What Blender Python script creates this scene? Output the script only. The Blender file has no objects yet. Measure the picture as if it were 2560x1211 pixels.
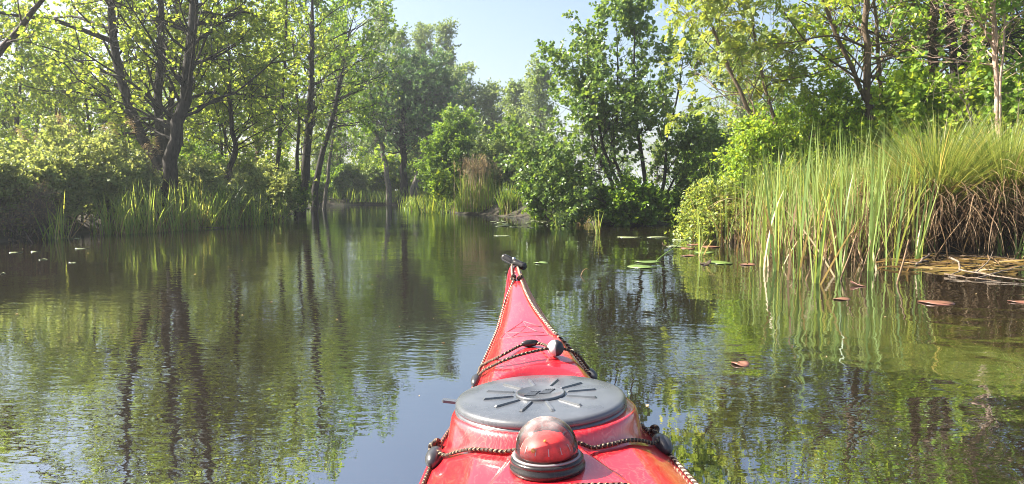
import bpy, math, random
import numpy as np
from mathutils import Matrix, Vector, Euler
R = math.radians
sc = bpy.context.scene
COL = sc.collection

# ---------------------------------------------------------------- camera, sky, sun, exposure
CAM_H, FPX = 0.65, 1862.0
PITCH = math.atan(130.5 / FPX)
cam = bpy.data.cameras.new('camera'); cam.sensor_width = 36; cam.lens = 36 * FPX / 2560
cam.clip_start = 0.02; cam.clip_end = 1500
co = bpy.data.objects.new('camera', cam); COL.objects.link(co)
co.location = (0, 0, CAM_H); co.rotation_euler = (math.pi / 2 - PITCH, 0, 0)
sc.camera = co
SUN_AZ, SUN_EL = R(80), R(42)                       # azimuth to the left of the viewing direction
sdir = np.array([-math.sin(SUN_AZ) * math.cos(SUN_EL), math.cos(SUN_AZ) * math.cos(SUN_EL), math.sin(SUN_EL)])
w = bpy.data.worlds.new('World'); sc.world = w; w.use_nodes = True
nt = w.node_tree; nt.nodes.clear()
sky = nt.nodes.new('ShaderNodeTexSky'); sky.sky_type = 'NISHITA'; sky.sun_disc = False
sky.sun_elevation = SUN_EL; sky.sun_rotation = -SUN_AZ
sky.air_density = 1.0; sky.dust_density = 3.0; sky.ozone_density = 0.8
bg = nt.nodes.new('ShaderNodeBackground'); bg.inputs['Strength'].default_value = 0.0585
wo = nt.nodes.new('ShaderNodeOutputWorld')
nt.links.new(sky.outputs[0], bg.inputs[0]); nt.links.new(bg.outputs[0], wo.inputs[0])
sl = bpy.data.lights.new('sun', 'SUN'); sl.energy = 5.0; sl.angle = R(0.55); sl.color = (1.0, 0.92, 0.78)
so = bpy.data.objects.new('sun', sl); COL.objects.link(so)
so.rotation_euler = Vector(sdir).to_track_quat('Z', 'Y').to_euler()
so.location = (-30, 20, 30)
sc.view_settings.view_transform = 'Standard'; sc.view_settings.look = 'None'
sc.view_settings.exposure = 2.1; sc.view_settings.gamma = 1.0
sc.render.engine = 'CYCLES'
cy = sc.cycles
cy.max_bounces = 8; cy.diffuse_bounces = 4; cy.glossy_bounces = 4; cy.transmission_bounces = 5
cy.transparent_max_bounces = 10; cy.caustics_reflective = False; cy.caustics_refractive = False
cy.filter_width = 1.0; cy.use_denoising = True; cy.sample_clamp_indirect = 4.0
try:
    cy.denoiser = 'OPENIMAGEDENOISE'; cy.denoising_prefilter = 'ACCURATE'
except Exception:
    pass

# ---------------------------------------------------------------- helpers
def at(px, py, d):
    """world point seen at photo pixel (px, py) at forward distance d"""
    c, s = math.cos(PITCH), math.sin(PITCH)
    v = (605.5 - py) / FPX
    dy = c + v * s; dz = -s + v * c
    t = d / dy
    return np.array([(px - 1280) / FPX * t, d, CAM_H + dz * t])
def water_at(px, py):
    c, s = math.cos(PITCH), math.sin(PITCH)
    v = (605.5 - py) / FPX
    dy = c + v * s; dz = -s + v * c
    t = -CAM_H / dz
    return np.array([(px - 1280) / FPX * t, dy * t, 0.0])
def nrm(a):
    return a / np.maximum(np.linalg.norm(a, axis=-1, keepdims=True), 1e-9)
def sstep(a, b, x):
    t = np.clip((x - a) / (b - a), 0, 1); return t * t * (3 - 2 * t)

class MB:
    """collects vertices / faces and links them as ONE mesh object"""
    def __init__(self):
        self.v = []; self.f = []; self.t = []; self.uv = []; self.n = 0
    def add(self, V, F, tint=None, uv=None):
        V = np.asarray(V, float).reshape(-1, 3)
        for f in (F if isinstance(F, list) else [F]):
            self.f.append(np.asarray(f, int) + self.n)
        self.v.append(V)
        self.t.append(np.full(len(V), 0.5) if tint is None else np.broadcast_to(np.asarray(tint, float), (len(V),)))
        self.uv.append(np.zeros((len(V), 2)) if uv is None else np.asarray(uv, float))
        self.n += len(V)
    def mesh(self, name, mat, smooth=True):
        me = bpy.data.meshes.new(name)
        V = np.concatenate(self.v); T = np.concatenate(self.t); U = np.concatenate(self.uv)
        loops = np.concatenate([f.ravel() for f in self.f]); tot = np.concatenate([np.full(len(f), f.shape[1]) for f in self.f])
        me.vertices.add(len(V)); me.vertices.foreach_set('co', V.astype(np.float32).ravel())
        me.loops.add(len(loops)); me.loops.foreach_set('vertex_index', loops.astype(np.int32))
        me.polygons.add(len(tot))
        me.polygons.foreach_set('loop_start', np.concatenate([[0], np.cumsum(tot)[:-1]]).astype(np.int32))
        me.polygons.foreach_set('loop_total', tot.astype(np.int32))
        me.polygons.foreach_set('use_smooth', np.full(len(tot), bool(smooth)))
        a = me.attributes.new('tint', 'FLOAT', 'POINT'); a.data.foreach_set('value', T.astype(np.float32))
        if np.any(U):
            ul = me.uv_layers.new(name='UVMap'); ul.data.foreach_set('uv', U[loops].astype(np.float32).ravel())
        me.update(calc_edges=True); me.validate()
        if mat: me.materials.append(mat)
        return me
    def build(self, name, mat, parent=None, smooth=True, loc=None):
        o = bpy.data.objects.new(name, self.mesh(name, mat, smooth)); COL.objects.link(o)
        if parent is not None: o.parent = parent
        if loc is not None: o.location = loc
        return o
def tag(o, label=None, cat=None, group=None, kind=None):
    for k, v_ in (('label', label), ('category', cat), ('group', group), ('kind', kind)):
        if v_: o[k] = v_
    return o
def thing(name, label, cat, loc=(0, 0, 0), rz=0.0, group=None):
    o = bpy.data.objects.new(name, None); COL.objects.link(o)
    o.empty_display_size = 0.2
    o.location = loc; o.rotation_euler = (0, 0, rz)
    return tag(o, label, cat, group)
def dup(root, loc, rz=0.0, scale=1.0, label=None, group=None):
    r = root.copy(); COL.objects.link(r); r.location = loc; r.rotation_euler = (0, 0, rz)
    r.scale = scale if hasattr(scale, '__len__') else (scale,) * 3
    if label: r['label'] = label
    if group: r['group'] = group
    for ch in list(root.children):
        c = ch.copy(); COL.objects.link(c); c.parent = r
        for g in list(ch.children):
            d = g.copy(); COL.objects.link(d); d.parent = c
    return r

def resample(P, n):
    """Catmull-Rom through control points, n points"""
    P = np.asarray(P, float)
    if len(P) == 2: return P[0] + (P[1] - P[0]) * np.linspace(0, 1, n)[:, None]
    Q = np.vstack([2 * P[0] - P[1], P, 2 * P[-1] - P[-2]])
    seg = np.linalg.norm(np.diff(P, axis=0), axis=1); cum = np.concatenate([[0], np.cumsum(seg)])
    x = np.linspace(0, cum[-1], n); i = np.clip(np.searchsorted(cum, x, side='right') - 1, 0, len(P) - 2)
    t = ((x - cum[i]) / np.maximum(seg[i], 1e-9))[:, None]
    a, b, c, d = Q[i], Q[i + 1], Q[i + 2], Q[i + 3]
    return 0.5 * (2 * b + (c - a) * t + (2 * a - 5 * b + 4 * c - d) * t ** 2 + (3 * b - a - 3 * c + d) * t ** 3)
def tubes(mb, P, rad, k, tint=0.5, caps=True, uv=False):
    """P (B,n,3) polylines, rad (B,n)"""
    P = np.asarray(P, float); rad = np.asarray(rad, float)
    if P.ndim == 2: P = P[None]; rad = np.broadcast_to(rad, P.shape[:2])
    B, n, _ = P.shape
    T = nrm(np.gradient(P, axis=1))
    ref = np.where(np.abs(T[:, :1, 2:3]) > 0.95, np.array([1.0, 0, 0]), np.array([0, 0, 1.0]))
    U = np.zeros_like(T); prev = np.broadcast_to(ref[:, 0], (B, 3))
    u0 = nrm(np.cross(T[:, 0], prev))
    for i in range(n):
        u0 = nrm(u0 - (u0 * T[:, i]).sum(-1, keepdims=True) * T[:, i]); U[:, i] = u0
    W = np.cross(T, U)
    a = np.arange(k) / k * 2 * math.pi
    V = P[:, :, None] + rad[:, :, None, None] * (np.cos(a)[:, None] * U[:, :, None] + np.sin(a)[:, None] * W[:, :, None])
    ids = np.arange(B * n * k).reshape(B, n, k)
    nx = np.roll(ids, -1, axis=2)
    F = np.stack([ids[:, :-1], nx[:, :-1], nx[:, 1:], ids[:, 1:]], -1).reshape(-1, 4)
    fl = [F]
    if caps and k > 3:
        fl.append(ids[:, 0, ::-1]); fl.append(ids[:, -1])
    UV = None
    if uv:
        L = np.concatenate([np.zeros((B, 1)), np.cumsum(np.linalg.norm(np.diff(P, axis=1), axis=-1), 1)], 1)
        UV = np.stack(np.broadcast_arrays((np.abs(np.arange(k) / k * 2 - 1))[None, None], L[:, :, None]), -1).reshape(-1, 2)
    t = np.broadcast_to(np.asarray(tint, float).reshape(-1, 1, 1) if np.ndim(tint) else tint, (B, n, k)).reshape(-1)
    mb.add(V.reshape(-1, 3), fl, t, UV)
def lathe(mb, prof, k=48, c=(0, 0, 0), tint=0.5):
    prof = np.asarray(prof, float); n = len(prof)
    a = np.arange(k) / k * 2 * math.pi
    V = np.stack([prof[:, 0:1] * np.cos(a), prof[:, 0:1] * np.sin(a), np.broadcast_to(prof[:, 1:2], (n, k))], -1) + np.asarray(c)
    ids = np.arange(n * k).reshape(n, k); nx = np.roll(ids, -1, 1)
    F = np.stack([ids[:-1], nx[:-1], nx[1:], ids[1:]], -1).reshape(-1, 4)
    fl = [F]
    if prof[0, 0] > 1e-6: fl.append(ids[0, ::-1][None])
    if prof[-1, 0] > 1e-6: fl.append(ids[-1][None])
    mb.add(V.reshape(-1, 3), fl, tint)
LEAF = {
    'round': (np.array([(0, 0, 0), (.28, .40, .10), (.72, .46, .12), (1, 0, -.06), (.72, -.46, .12), (.28, -.40, .10)]), [(0, 1, 2, 3), (0, 3, 4, 5)]),
    'oval': (np.array([(0, 0, 0), (.3, .30, .07), (.7, .26, .05), (1, 0, -.10), (.7, -.26, .05), (.3, -.30, .07)]), [(0, 1, 2, 3), (0, 3, 4, 5)]),
    'diamond': (np.array([(0, 0, 0), (.5, .36, .06), (1, 0, -.04), (.5, -.36, .06)]), [(0, 1, 2, 3)]),
    'blade': (np.array([(0, 0, 0), (.3, .035, .03), (.7, .03, .02), (1, 0, -.02), (.7, -.03, .02), (.3, -.035, .03)]), [(0, 1, 2, 3), (0, 3, 4, 5)]),
    'slim': (np.array([(0, 0, 0), (.45, .15, .0), (1, 0, -.14), (.45, -.15, .0)]), [(0, 1, 2, 3)]),
}
def leaves(mb, P, D, N, L, shape, tint):
    tp, fs = LEAF[shape]
    D = nrm(D); S = nrm(np.cross(N, D)); N = np.cross(D, S)
    L = np.asarray(L)[:, None, None]
    V = P[:, None] + L * (tp[None, :, 0:1] * D[:, None] + tp[None, :, 1:2] * S[:, None] + tp[None, :, 2:3] * N[:, None])
    m = len(tp); b = (np.arange(len(P)) * m)[:, None]
    mb.add(V.reshape(-1, 3), [np.concatenate([b + np.array(f) for f in fs])], np.repeat(tint, m))
KEEP = []                                           # trunks that stand free of leaves on the water side: (pixel polyline, distance, half width)
def keep_clear(P, rng):
    k = np.ones(len(P), bool)
    for zc in (CAM_H, -CAM_H):                      # seen directly and mirrored in the water
        x = P[:, 0] / np.maximum(P[:, 1], .1); y = (P[:, 2] - zc) / np.maximum(P[:, 1], .1)
        for pts, d, w_ in KEEP:
            W = np.array([at(px, py, d) for px, py in sorted(pts, key=lambda p: -p[1])])
            tx = W[:, 0] / d; ty = (W[:, 2] - zc) / d
            k &= ~((np.abs(x - np.interp(y, ty, tx)) < w_ / FPX) & (P[:, 1] < d) & (y > ty[0]) & (y < ty[-1]) & (rng.random(len(P)) < .88))
    return k
def grow(rng, S, D, L, n, wob, trop):
    B = len(S); P = np.empty((B, n + 1, 3)); P[:, 0] = S; d = nrm(D.copy())
    st = (np.asarray(L) / n)[:, None]
    for i in range(n):
        d = nrm(d + wob * rng.normal(size=(B, 3)) + trop * np.array([0, 0, 1.0]))
        P[:, i + 1] = P[:, i] + d * st
    return P
def spawn(rng, P, m, t0, t1, ang, sd):
    B, n, _ = P.shape
    t = t0 + (t1 - t0) * (np.arange(m)[None] + rng.random((B, m))) / m
    x = t * (n - 1); i = np.clip(x.astype(int), 0, n - 2); f = (x - i)[..., None]
    bi = np.arange(B)[:, None]
    pos = P[bi, i] * (1 - f) + P[bi, i + 1] * f
    T = nrm(P[bi, i + 1] - P[bi, i])
    r = rng.normal(size=T.shape); perp = nrm(r - (r * T).sum(-1, keepdims=True) * T)
    a = np.radians(ang + sd * rng.normal(size=t.shape))[..., None]
    return pos.reshape(-1, 3), (np.cos(a) * T + np.sin(a) * perp).reshape(-1, 3), t.reshape(-1), np.repeat(np.arange(B), m)

def plant(name, label, cat, stems, seed, bark, leafm, n1=30, l1=1.2, m2=5, m3=4, k=7, leaf=.06, shape='round',
          t0=.25, ang1=62, trop1=.06, prof=None, l3=.25, group=None, loc=None, limbs=(), clump=0.0, up=.55, droop=0.0,
          tintc=.5, tints=.22, hide=None, sides=9, crown_name='crown', trunk_name='trunk', bare=()):
    """tree or shrub from stem polylines [(pts, r0, r1), ...] in world space -> thing > trunk, crown"""
    rng = np.random.default_rng(seed)
    base = np.asarray(stems[0][0][0], float) if loc is None else np.asarray(loc, float)
    tr, cr = MB(), MB()
    SP = np.stack([resample(s[0], 16) for s in stems]) - base
    t = np.linspace(0, 1, 16)
    SR = np.stack([s[1] + (s[2] - s[1]) * t ** .8 for s in stems])
    SR[:, -4:] *= np.array([.85, .65, .4, .15])
    SPw = SP.copy()
    SPw[:, 1:] += rng.normal(size=SP[:, 1:].shape) * (SR[:, 1:, None] * .22)
    tubes(tr, SPw, SR, sides, rng.random(len(SP)))
    use = [i for i in range(len(SP)) if i not in bare]
    P1s, D1, t1, pi = spawn(rng, SPw[use], n1, t0, 1.0, ang1, 14)
    pi = np.array(use)[pi]
    L1 = l1 * (prof(t1) if prof else (1.15 - .75 * t1)) * (.55 + .75 * rng.random(len(t1)))
    B1 = grow(rng, P1s, D1, L1, 6, .16, trop1)
    r1 = np.minimum(.30 * SR[pi, np.clip((t1 * 15).astype(int), 0, 15)], .02 + .012 * L1)
    for lp, r in limbs:
        q = resample(lp, 7)[None] - base
        tubes(tr, resample(q[0], 14), np.linspace(r, r * .35, 14), 7)
        B1 = np.concatenate([B1, q, q]); r1 = np.concatenate([r1, [r * .3, r * .3]]); L1 = np.concatenate([L1, [l1, l1]])
    tt = np.linspace(0, 1, 7)
    nb = len(B1) - 2 * len(limbs)
    tubes(tr, B1[:nb], (r1[:, None] * (1 - .75 * tt))[:nb], 5, rng.random(nb), caps=False)
    P2, D2, t2, p2 = spawn(rng, B1, m2, .18, 1.0, 48, 14)
    L2 = L1[p2] * (.30 + .32 * rng.random(len(t2))) * (1.1 - .5 * t2)
    B2 = grow(rng, P2, D2, L2, 4, .16, trop1 * .8 - droop)
    tubes(tr, B2, (r1[p2] * .42)[:, None] * (1 - .7 * np.linspace(0, 1, 5)), 3, rng.random(len(B2)), caps=False)
    P3, D3, t3, p3 = spawn(rng, B2, m3, .2, 1.0, 46, 16)
    L3 = l3 * (.5 + .8 * rng.random(len(t3)))
    B3 = grow(rng, P3, D3, L3, 3, .18, .02 - droop)
    if clump > 0:                                   # thin out whole twigs so that the crown has gaps and clumps
        f = np.sin(B3[:, 0] @ rng.normal(size=(3, 4)) * 2.6 / max(l1, .5) * 1.6 + rng.random(4) * 6.28).sum(1) / 2.8
        keep = rng.random(len(B3)) > clump * (.5 - .9 * f)
        B3 = B3[keep]
    tubes(tr, B3, np.full((len(B3), 1), .0022) * np.linspace(1.2, .5, 4), 3, rng.random(len(B3)), caps=False)
    PL, DL, tl, pl = spawn(rng, B3, k, .12, 1.0, 58, 18)
    if KEEP and abs(base[0]) + abs(base[1]) > 0:
        kp = keep_clear(PL + base, rng); PL, DL, tl, pl = PL[kp], DL[kp], tl[kp], pl[kp]
    N = np.array([0, 0, 1.0]) * up + rng.normal(size=PL.shape) * .55
    if droop > 0: DL = DL + np.array([0, 0, -droop * 6])
    tb = rng.random(len(B3))
    tint = np.clip(tintc + tints * (.7 * rng.normal(size=len(PL)) + .6 * (tb[pl] - .5) * 2), 0, 1)
    ll = leaf * (.65 + .6 * rng.random(len(PL)))
    if shape == 'pinnate':                          # a stalk with paired leaflets
        nl = 6
        DL = nrm(DL); S = nrm(np.cross(N, DL)); NN = np.cross(DL, S)
        LL = ll[:, None]
        for j in range(nl):
            for sgn in ((-1, 1) if j < nl - 1 else (0,)):
                q = PL + DL * LL * (.2 + .8 * j / (nl - 1)) - np.array([0, 0, .25]) * LL * (j / (nl - 1)) ** 2
                dd = DL * (.45 if sgn else 1) + S * sgn
                leaves(cr, q, dd, NN + .2 * rng.normal(size=NN.shape), ll * .42 * (1 - .3 * abs(j / nl - .5)), 'diamond', tint)
    else:
        leaves(cr, PL, DL, N, ll, shape, tint)
    root = thing(name, label, cat, base, 0, group)
    tr.build(trunk_name, bark, root); cr.build(crown_name, leafm, root, smooth=False)
    return root

def blade_set(mb, rng, B, L, lean, az, width, bend, nseg=5, tint=None, tipdry=0.0, twist=.7):
    """flat tapering leaf blades: B bases (N,3), length L, initial lean (rad), azimuth, bend = extra rad over the length"""
    n = len(B); h = np.stack([np.cos(az), np.sin(az), np.zeros(n)], -1)
    P = [B]; a = lean.copy(); p = B.copy(); st = L / nseg
    Ts = []
    for i in range(nseg):
        d = h * np.sin(a)[:, None] + np.array([0, 0, 1.0]) * np.cos(a)[:, None]
        Ts.append(d); p = p + d * st[:, None]; P.append(p); a = a + bend / nseg * (0.4 + 1.2 * i / nseg)
    P = np.stack(P, 1); Ts.append(Ts[-1]); T = np.stack(Ts, 1)
    fa = az + math.pi / 2 + twist * rng.normal(size=n)
    S = np.stack([np.cos(fa), np.sin(fa), np.zeros(n)], -1)[:, None] + 0 * T
    S = nrm(S - (S * T).sum(-1, keepdims=True) * T)
    wp = np.interp(np.linspace(0, 1, nseg + 1), [0, .15, .55, .85, 1], [.75, 1, .9, .5, .04])
    W = width[:, None, None] * wp[None, :, None] * .5
    V = np.stack([P - S * W, P + S * W], 2)
    ids = np.arange(n * (nseg + 1) * 2).reshape(n, nseg + 1, 2)
    F = np.stack([ids[:, :-1, 0], ids[:, :-1, 1], ids[:, 1:, 1], ids[:, 1:, 0]], -1).reshape(-1, 4)
    tt = np.broadcast_to((rng.random(n) if tint is None else tint)[:, None, None], (n, nseg + 1, 2))
    mb.add(V.reshape(-1, 3), F, tt.reshape(-1))
    return P

# ---------------------------------------------------------------- materials
def newmat(name):
    m = bpy.data.materials.new(name); m.use_nodes = True; n = m.node_tree; n.nodes.clear()
    out = n.nodes.new('ShaderNodeOutputMaterial'); return m, n, out
def N_(n, typ, **kw):
    x = n.nodes.new(typ)
    for k_, v_ in kw.items():
        if k_ in x.inputs: x.inputs[k_].default_value = v_
        else: setattr(x, k_, v_)
    return x
def ramp(n, stops, src, interp='LINEAR'):
    r = n.nodes.new('ShaderNodeValToRGB'); r.color_ramp.interpolation = interp
    e = r.color_ramp.elements
    while len(e) < len(stops): e.new(0.5)
    for i, (p, c) in enumerate(stops):
        e[i].position = p; e[i].color = (*c, 1) if len(c) == 3 else c
    n.links.new(src, r.inputs[0]); return r
GAIN = 2.05
HAZE = 0.0017
def leafmat(name, stops, trans=.45, tcol=1.7, rough=.42, spec=.45, yellow=.25, gain=None):
    G_ = GAIN if gain is None else gain
    m, n, out = newmat(name)
    a = N_(n, 'ShaderNodeAttribute', attribute_name='tint')
    r = ramp(n, [(q, tuple(min(.75, x * G_) for x in c)) for q, c in stops], a.outputs['Fac'])
    p = N_(n, 'ShaderNodeBsdfPrincipled'); p.inputs['Roughness'].default_value = rough
    p.inputs['Specular IOR Level'].default_value = spec
    n.links.new(r.outputs[0], p.inputs['Base Color'])
    mul = N_(n, 'ShaderNodeMix', data_type='RGBA', blend_type='MULTIPLY'); mul.inputs[0].default_value = 1
    n.links.new(r.outputs[0], mul.inputs[6]); mul.inputs[7].default_value = (tcol * (1 + yellow), tcol * 1.05, tcol * .55, 1)
    t = N_(n, 'ShaderNodeBsdfTranslucent'); n.links.new(mul.outputs[2], t.inputs[0])
    mx = N_(n, 'ShaderNodeMixShader'); mx.inputs[0].default_value = trans
    n.links.new(p.outputs[0], mx.inputs[1]); n.links.new(t.outputs[0], mx.inputs[2]); n.links.new(mx.outputs[0], out.inputs[0])
    return m
def barkmat(name, dark, light, scale=9.0, patch=None):
    m, n, out = newmat(name)
    tc = N_(n, 'ShaderNodeTexCoord'); mp = N_(n, 'ShaderNodeMapping'); mp.inputs['Scale'].default_value = (1, 1, .28)
    n.links.new(tc.outputs['Object'], mp.inputs[0])
    no = N_(n, 'ShaderNodeTexNoise'); no.inputs['Scale'].default_value = scale * 3; no.inputs['Detail'].default_value = 7; no.inputs['Roughness'].default_value = .65
    n.links.new(mp.outputs[0], no.inputs['Vector'])
    r = ramp(n, [(.32, dark), (.68, light)] if not patch else [(.3, dark), (.5, light), (.58, light), (.72, patch)], no.outputs['Fac'])
    p = N_(n, 'ShaderNodeBsdfPrincipled'); p.inputs['Roughness'].default_value = .85; p.inputs['Specular IOR Level'].default_value = .25
    n.links.new(r.outputs[0], p.inputs['Base Color'])
    b = N_(n, 'ShaderNodeBump'); b.inputs['Strength'].default_value = .8; b.inputs['Distance'].default_value = .02
    n.links.new(no.outputs['Fac'], b.inputs['Height']); n.links.new(b.outputs[0], p.inputs['Normal'])
    n.links.new(p.outputs[0], out.inputs[0]); return m
def plain(name, col, rough=.5, spec=.5, coat=0.0, noise=0.0, nscale=60, metal=0.0, bump=0.0):
    m, n, out = newmat(name)
    p = N_(n, 'ShaderNodeBsdfPrincipled'); p.inputs['Roughness'].default_value = rough
    p.inputs['Specular IOR Level'].default_value = spec; p.inputs['Coat Weight'].default_value = coat; p.inputs['Metallic'].default_value = metal
    p.inputs['Coat Roughness'].default_value = .08
    tc = N_(n, 'ShaderNodeTexCoord'); no = N_(n, 'ShaderNodeTexNoise'); no.inputs['Scale'].default_value = nscale; no.inputs['Detail'].default_value = 5
    n.links.new(tc.outputs['Object'], no.inputs['Vector'])
    c0 = tuple(c * (1 - noise) for c in col); c1 = tuple(min(1, c * (1 + noise)) for c in col)
    r = ramp(n, [(.3, c0), (.7, c1)], no.outputs['Fac']); n.links.new(r.outputs[0], p.inputs['Base Color'])
    rr = N_(n, 'ShaderNodeMapRange'); rr.inputs['To Min'].default_value = rough * .8; rr.inputs['To Max'].default_value = min(1, rough * 1.25)
    n.links.new(no.outputs['Fac'], rr.inputs[0]); n.links.new(rr.outputs[0], p.inputs['Roughness'])
    if bump:
        b = N_(n, 'ShaderNodeBump'); b.inputs['Strength'].default_value = bump; b.inputs['Distance'].default_value = .002
        n.links.new(no.outputs['Fac'], b.inputs['Height']); n.links.new(b.outputs[0], p.inputs['Normal'])
    n.links.new(p.outputs[0], out.inputs[0]); return m

M = {}
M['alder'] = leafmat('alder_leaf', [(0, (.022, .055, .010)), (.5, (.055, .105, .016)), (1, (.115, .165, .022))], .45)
M['alder_sun'] = leafmat('sunlit_alder_leaf', [(0, (.034, .066, .013)), (.5, (.082, .122, .023)), (1, (.152, .182, .038))], .52, 1.85)  # alder leaf with backlight put into its yellower, brighter colour
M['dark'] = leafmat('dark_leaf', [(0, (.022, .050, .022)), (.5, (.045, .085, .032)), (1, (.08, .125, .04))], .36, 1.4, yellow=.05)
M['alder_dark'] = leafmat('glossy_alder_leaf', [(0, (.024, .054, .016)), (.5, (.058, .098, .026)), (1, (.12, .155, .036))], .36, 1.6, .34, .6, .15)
M['willow'] = leafmat('willow_leaf', [(0, (.045, .075, .030)), (.5, (.085, .12, .045)), (1, (.15, .18, .065))], .42, 1.5, yellow=.1)
M['myrtle'] = leafmat('myrtle_leaf', [(0, (.048, .075, .028)), (.5, (.095, .128, .05)), (1, (.165, .185, .085))], .45, 1.7)
M['rowan'] = leafmat('pinnate_leaf', [(0, (.05, .085, .018)), (.5, (.11, .15, .035)), (1, (.19, .205, .06))], .5, 1.55)
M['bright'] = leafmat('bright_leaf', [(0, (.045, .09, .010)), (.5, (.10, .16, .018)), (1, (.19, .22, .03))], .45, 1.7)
M['reed'] = leafmat('reed_leaf', [(0, (.04, .075, .018)), (.45, (.09, .135, .038)), (.8, (.15, .18, .055)), (1, (.25, .22, .10))], .4, 1.6, .38)
M['dry'] = leafmat('dry_stalk', [(0, (.09, .055, .03)), (.4, (.20, .13, .07)), (.75, (.34, .25, .14)), (1, (.46, .37, .24))], .3, 1.1, .55, .3, .1, gain=1.25)
M['rust'] = leafmat('dead_sedge', [(0, (.025, .016, .010)), (.3, (.10, .062, .035)), (.65, (.22, .145, .085)), (1, (.36, .28, .18))], .3, 1.1, .6, .25, .1, gain=1.25)
M['sedge'] = leafmat('sedge_blade', [(0, (.035, .065, .016)), (.5, (.08, .112, .033)), (.85, (.14, .152, .058)), (1, (.24, .19, .10))], .4, 1.6, .4)
M['plume'] = leafmat('reed_plume', [(0, (.20, .15, .11)), (.5, (.31, .24, .18)), (1, (.40, .32, .25))], .4, 1.1, .8, .1, .1, gain=1.25)
M['reed_sun'] = leafmat('sunlit_reed_leaf', [(0, (.045, .085, .02)), (.45, (.09, .14, .035)), (.8, (.15, .19, .045)), (1, (.23, .21, .09))], .5, 1.8, .38)  # sunlight on the left bank reeds put into a brighter leaf colour
M['grass'] = leafmat('grass_blade', [(0, (.03, .06, .012)), (.5, (.07, .115, .02)), (1, (.14, .17, .035))], .4, 1.6)
M['bark'] = barkmat('alder_bark', (.012, .011, .011), (.06, .052, .046))
M['bark_brown'] = barkmat('brown_bark', (.035, .026, .019), (.14, .10, .07), patch=(.20, .16, .11))
M['bark_pale'] = barkmat('pale_bark', (.07, .06, .05), (.24, .21, .18))
M['birch'] = barkmat('birch_bark', (.14, .08, .06), (.44, .31, .25), 5, (.58, .50, .45))
M['deadwood'] = barkmat('bleached_wood', (.09, .065, .05), (.30, .24, .19), 14)
M['twig'] = barkmat('grey_twig', (.05, .04, .035), (.16, .13, .11), 14)
# ---------------------------------------------------------------- ground and water (the setting)
SHORE = [(-7, -14), (-6, -6), (-5.4, -1), (-5.2, 3), (-5.6, 6.5)] + [tuple(water_at(x, y)[:2]) for x, y in (
    (0, 606), (120, 590), (250, 580), (420, 571), (560, 562), (700, 549), (728, 536), (760, 524), (800, 516), (820, 513.5), (930, 512.5), (1040, 513),
    (1065, 520), (1100, 528), (1160, 536), (1300, 543), (1420, 551), (1540, 562), (1625, 566))] + [
    (2.85, 13.9), (3.4, 16.0), (4.4, 16.6), (4.9, 14.6), (4.1, 12.2), (3.55, 10.6), (3.3, 9.4)] + [tuple(water_at(x, y)[:2]) for x, y in (
    (1930, 618), (2030, 626), (2240, 636), (2400, 641), (2560, 647))] + [(6.2, 6.3), (6.8, 3), (6.6, -2), (7, -14)]
SH = np.array(SHORE)
def shore_dist(X, Y):
    """signed distance: positive on land, negative over water"""
    p = np.stack([X.ravel(), Y.ravel()], -1); d = np.full(len(p), 1e9); ins = np.zeros(len(p), bool)
    for i in range(len(SH)):
        a, b = SH[i], SH[(i + 1) % len(SH)]
        e = b - a; q = p - a; t = np.clip((q @ e) / (e @ e), 0, 1)
        d = np.minimum(d, np.linalg.norm(q - t[:, None] * e, axis=1))
        c = ((a[1] > p[:, 1]) != (b[1] > p[:, 1]))
        with np.errstate(divide='ignore', invalid='ignore'):
            xi = (b[0] - a[0]) * (p[:, 1] - a[1]) / (b[1] - a[1]) + a[0]
        ins ^= c & (p[:, 0] < xi)
    return np.where(ins, -d, d).reshape(X.shape)
def ground_z(X, Y):
    X = np.asarray(X, float); Y = np.asarray(Y, float)
    d = shore_dist(X, Y)
    n = .05 * np.sin(X * 2.1 + 1.3 * np.sin(Y * 1.7)) + .035 * np.sin(X * 5.3 - Y * 4.1) + .02 * np.sin(Y * 9 + X * 7)
    z = np.where(d > 0, .02 + .24 * sstep(0, .45, d) + .10 * sstep(.4, 5, d) + n * sstep(0, .5, d), -.6 * sstep(0, .8, -d) + .02)
    return z
gx = np.unique(np.concatenate([np.linspace(-400, -30, 14), np.linspace(-30, -13, 30), np.linspace(-13, 13, 140), np.linspace(13, 30, 30), np.linspace(30, 400, 14)]))
gy = np.unique(np.concatenate([np.linspace(-300, -15, 10), np.linspace(-15, 3, 30), np.linspace(3, 36, 170), np.linspace(36, 60, 24), np.linspace(60, 700, 14)]))
GX, GY = np.meshgrid(gx, gy)
GZ = ground_z(GX, GY)
ids = np.arange(GX.size).reshape(GX.shape)
mb = MB(); mb.add(np.stack([GX, GY, GZ], -1), np.stack([ids[:-1, :-1], ids[:-1, 1:], ids[1:, 1:], ids[1:, :-1]], -1).reshape(-1, 4))
m, n, out = newmat('bank_soil')
tc = N_(n, 'ShaderNodeTexCoord'); no = N_(n, 'ShaderNodeTexNoise'); no.inputs['Scale'].default_value = 3.5; no.inputs['Detail'].default_value = 9; no.inputs['Roughness'].default_value = .7
n.links.new(tc.outputs['Object'], no.inputs['Vector'])
r = ramp(n, [(.3, (.014, .010, .007)), (.48, (.04, .03, .018)), (.6, (.026, .035, .012)), (.75, (.045, .055, .018))], no.outputs['Fac'])
p = N_(n, 'ShaderNodeBsdfPrincipled'); p.inputs['Roughness'].default_value = .9; n.links.new(r.outputs[0], p.inputs['Base Color'])
b = N_(n, 'ShaderNodeBump'); b.inputs['Distance'].default_value = .06; n.links.new(no.outputs['Fac'], b.inputs['Height']); n.links.new(b.outputs[0], p.inputs['Normal'])
n.links.new(p.outputs[0], out.inputs[0]); M['soil'] = m
tag(mb.build('ground', M['soil']), kind='structure')

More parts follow.
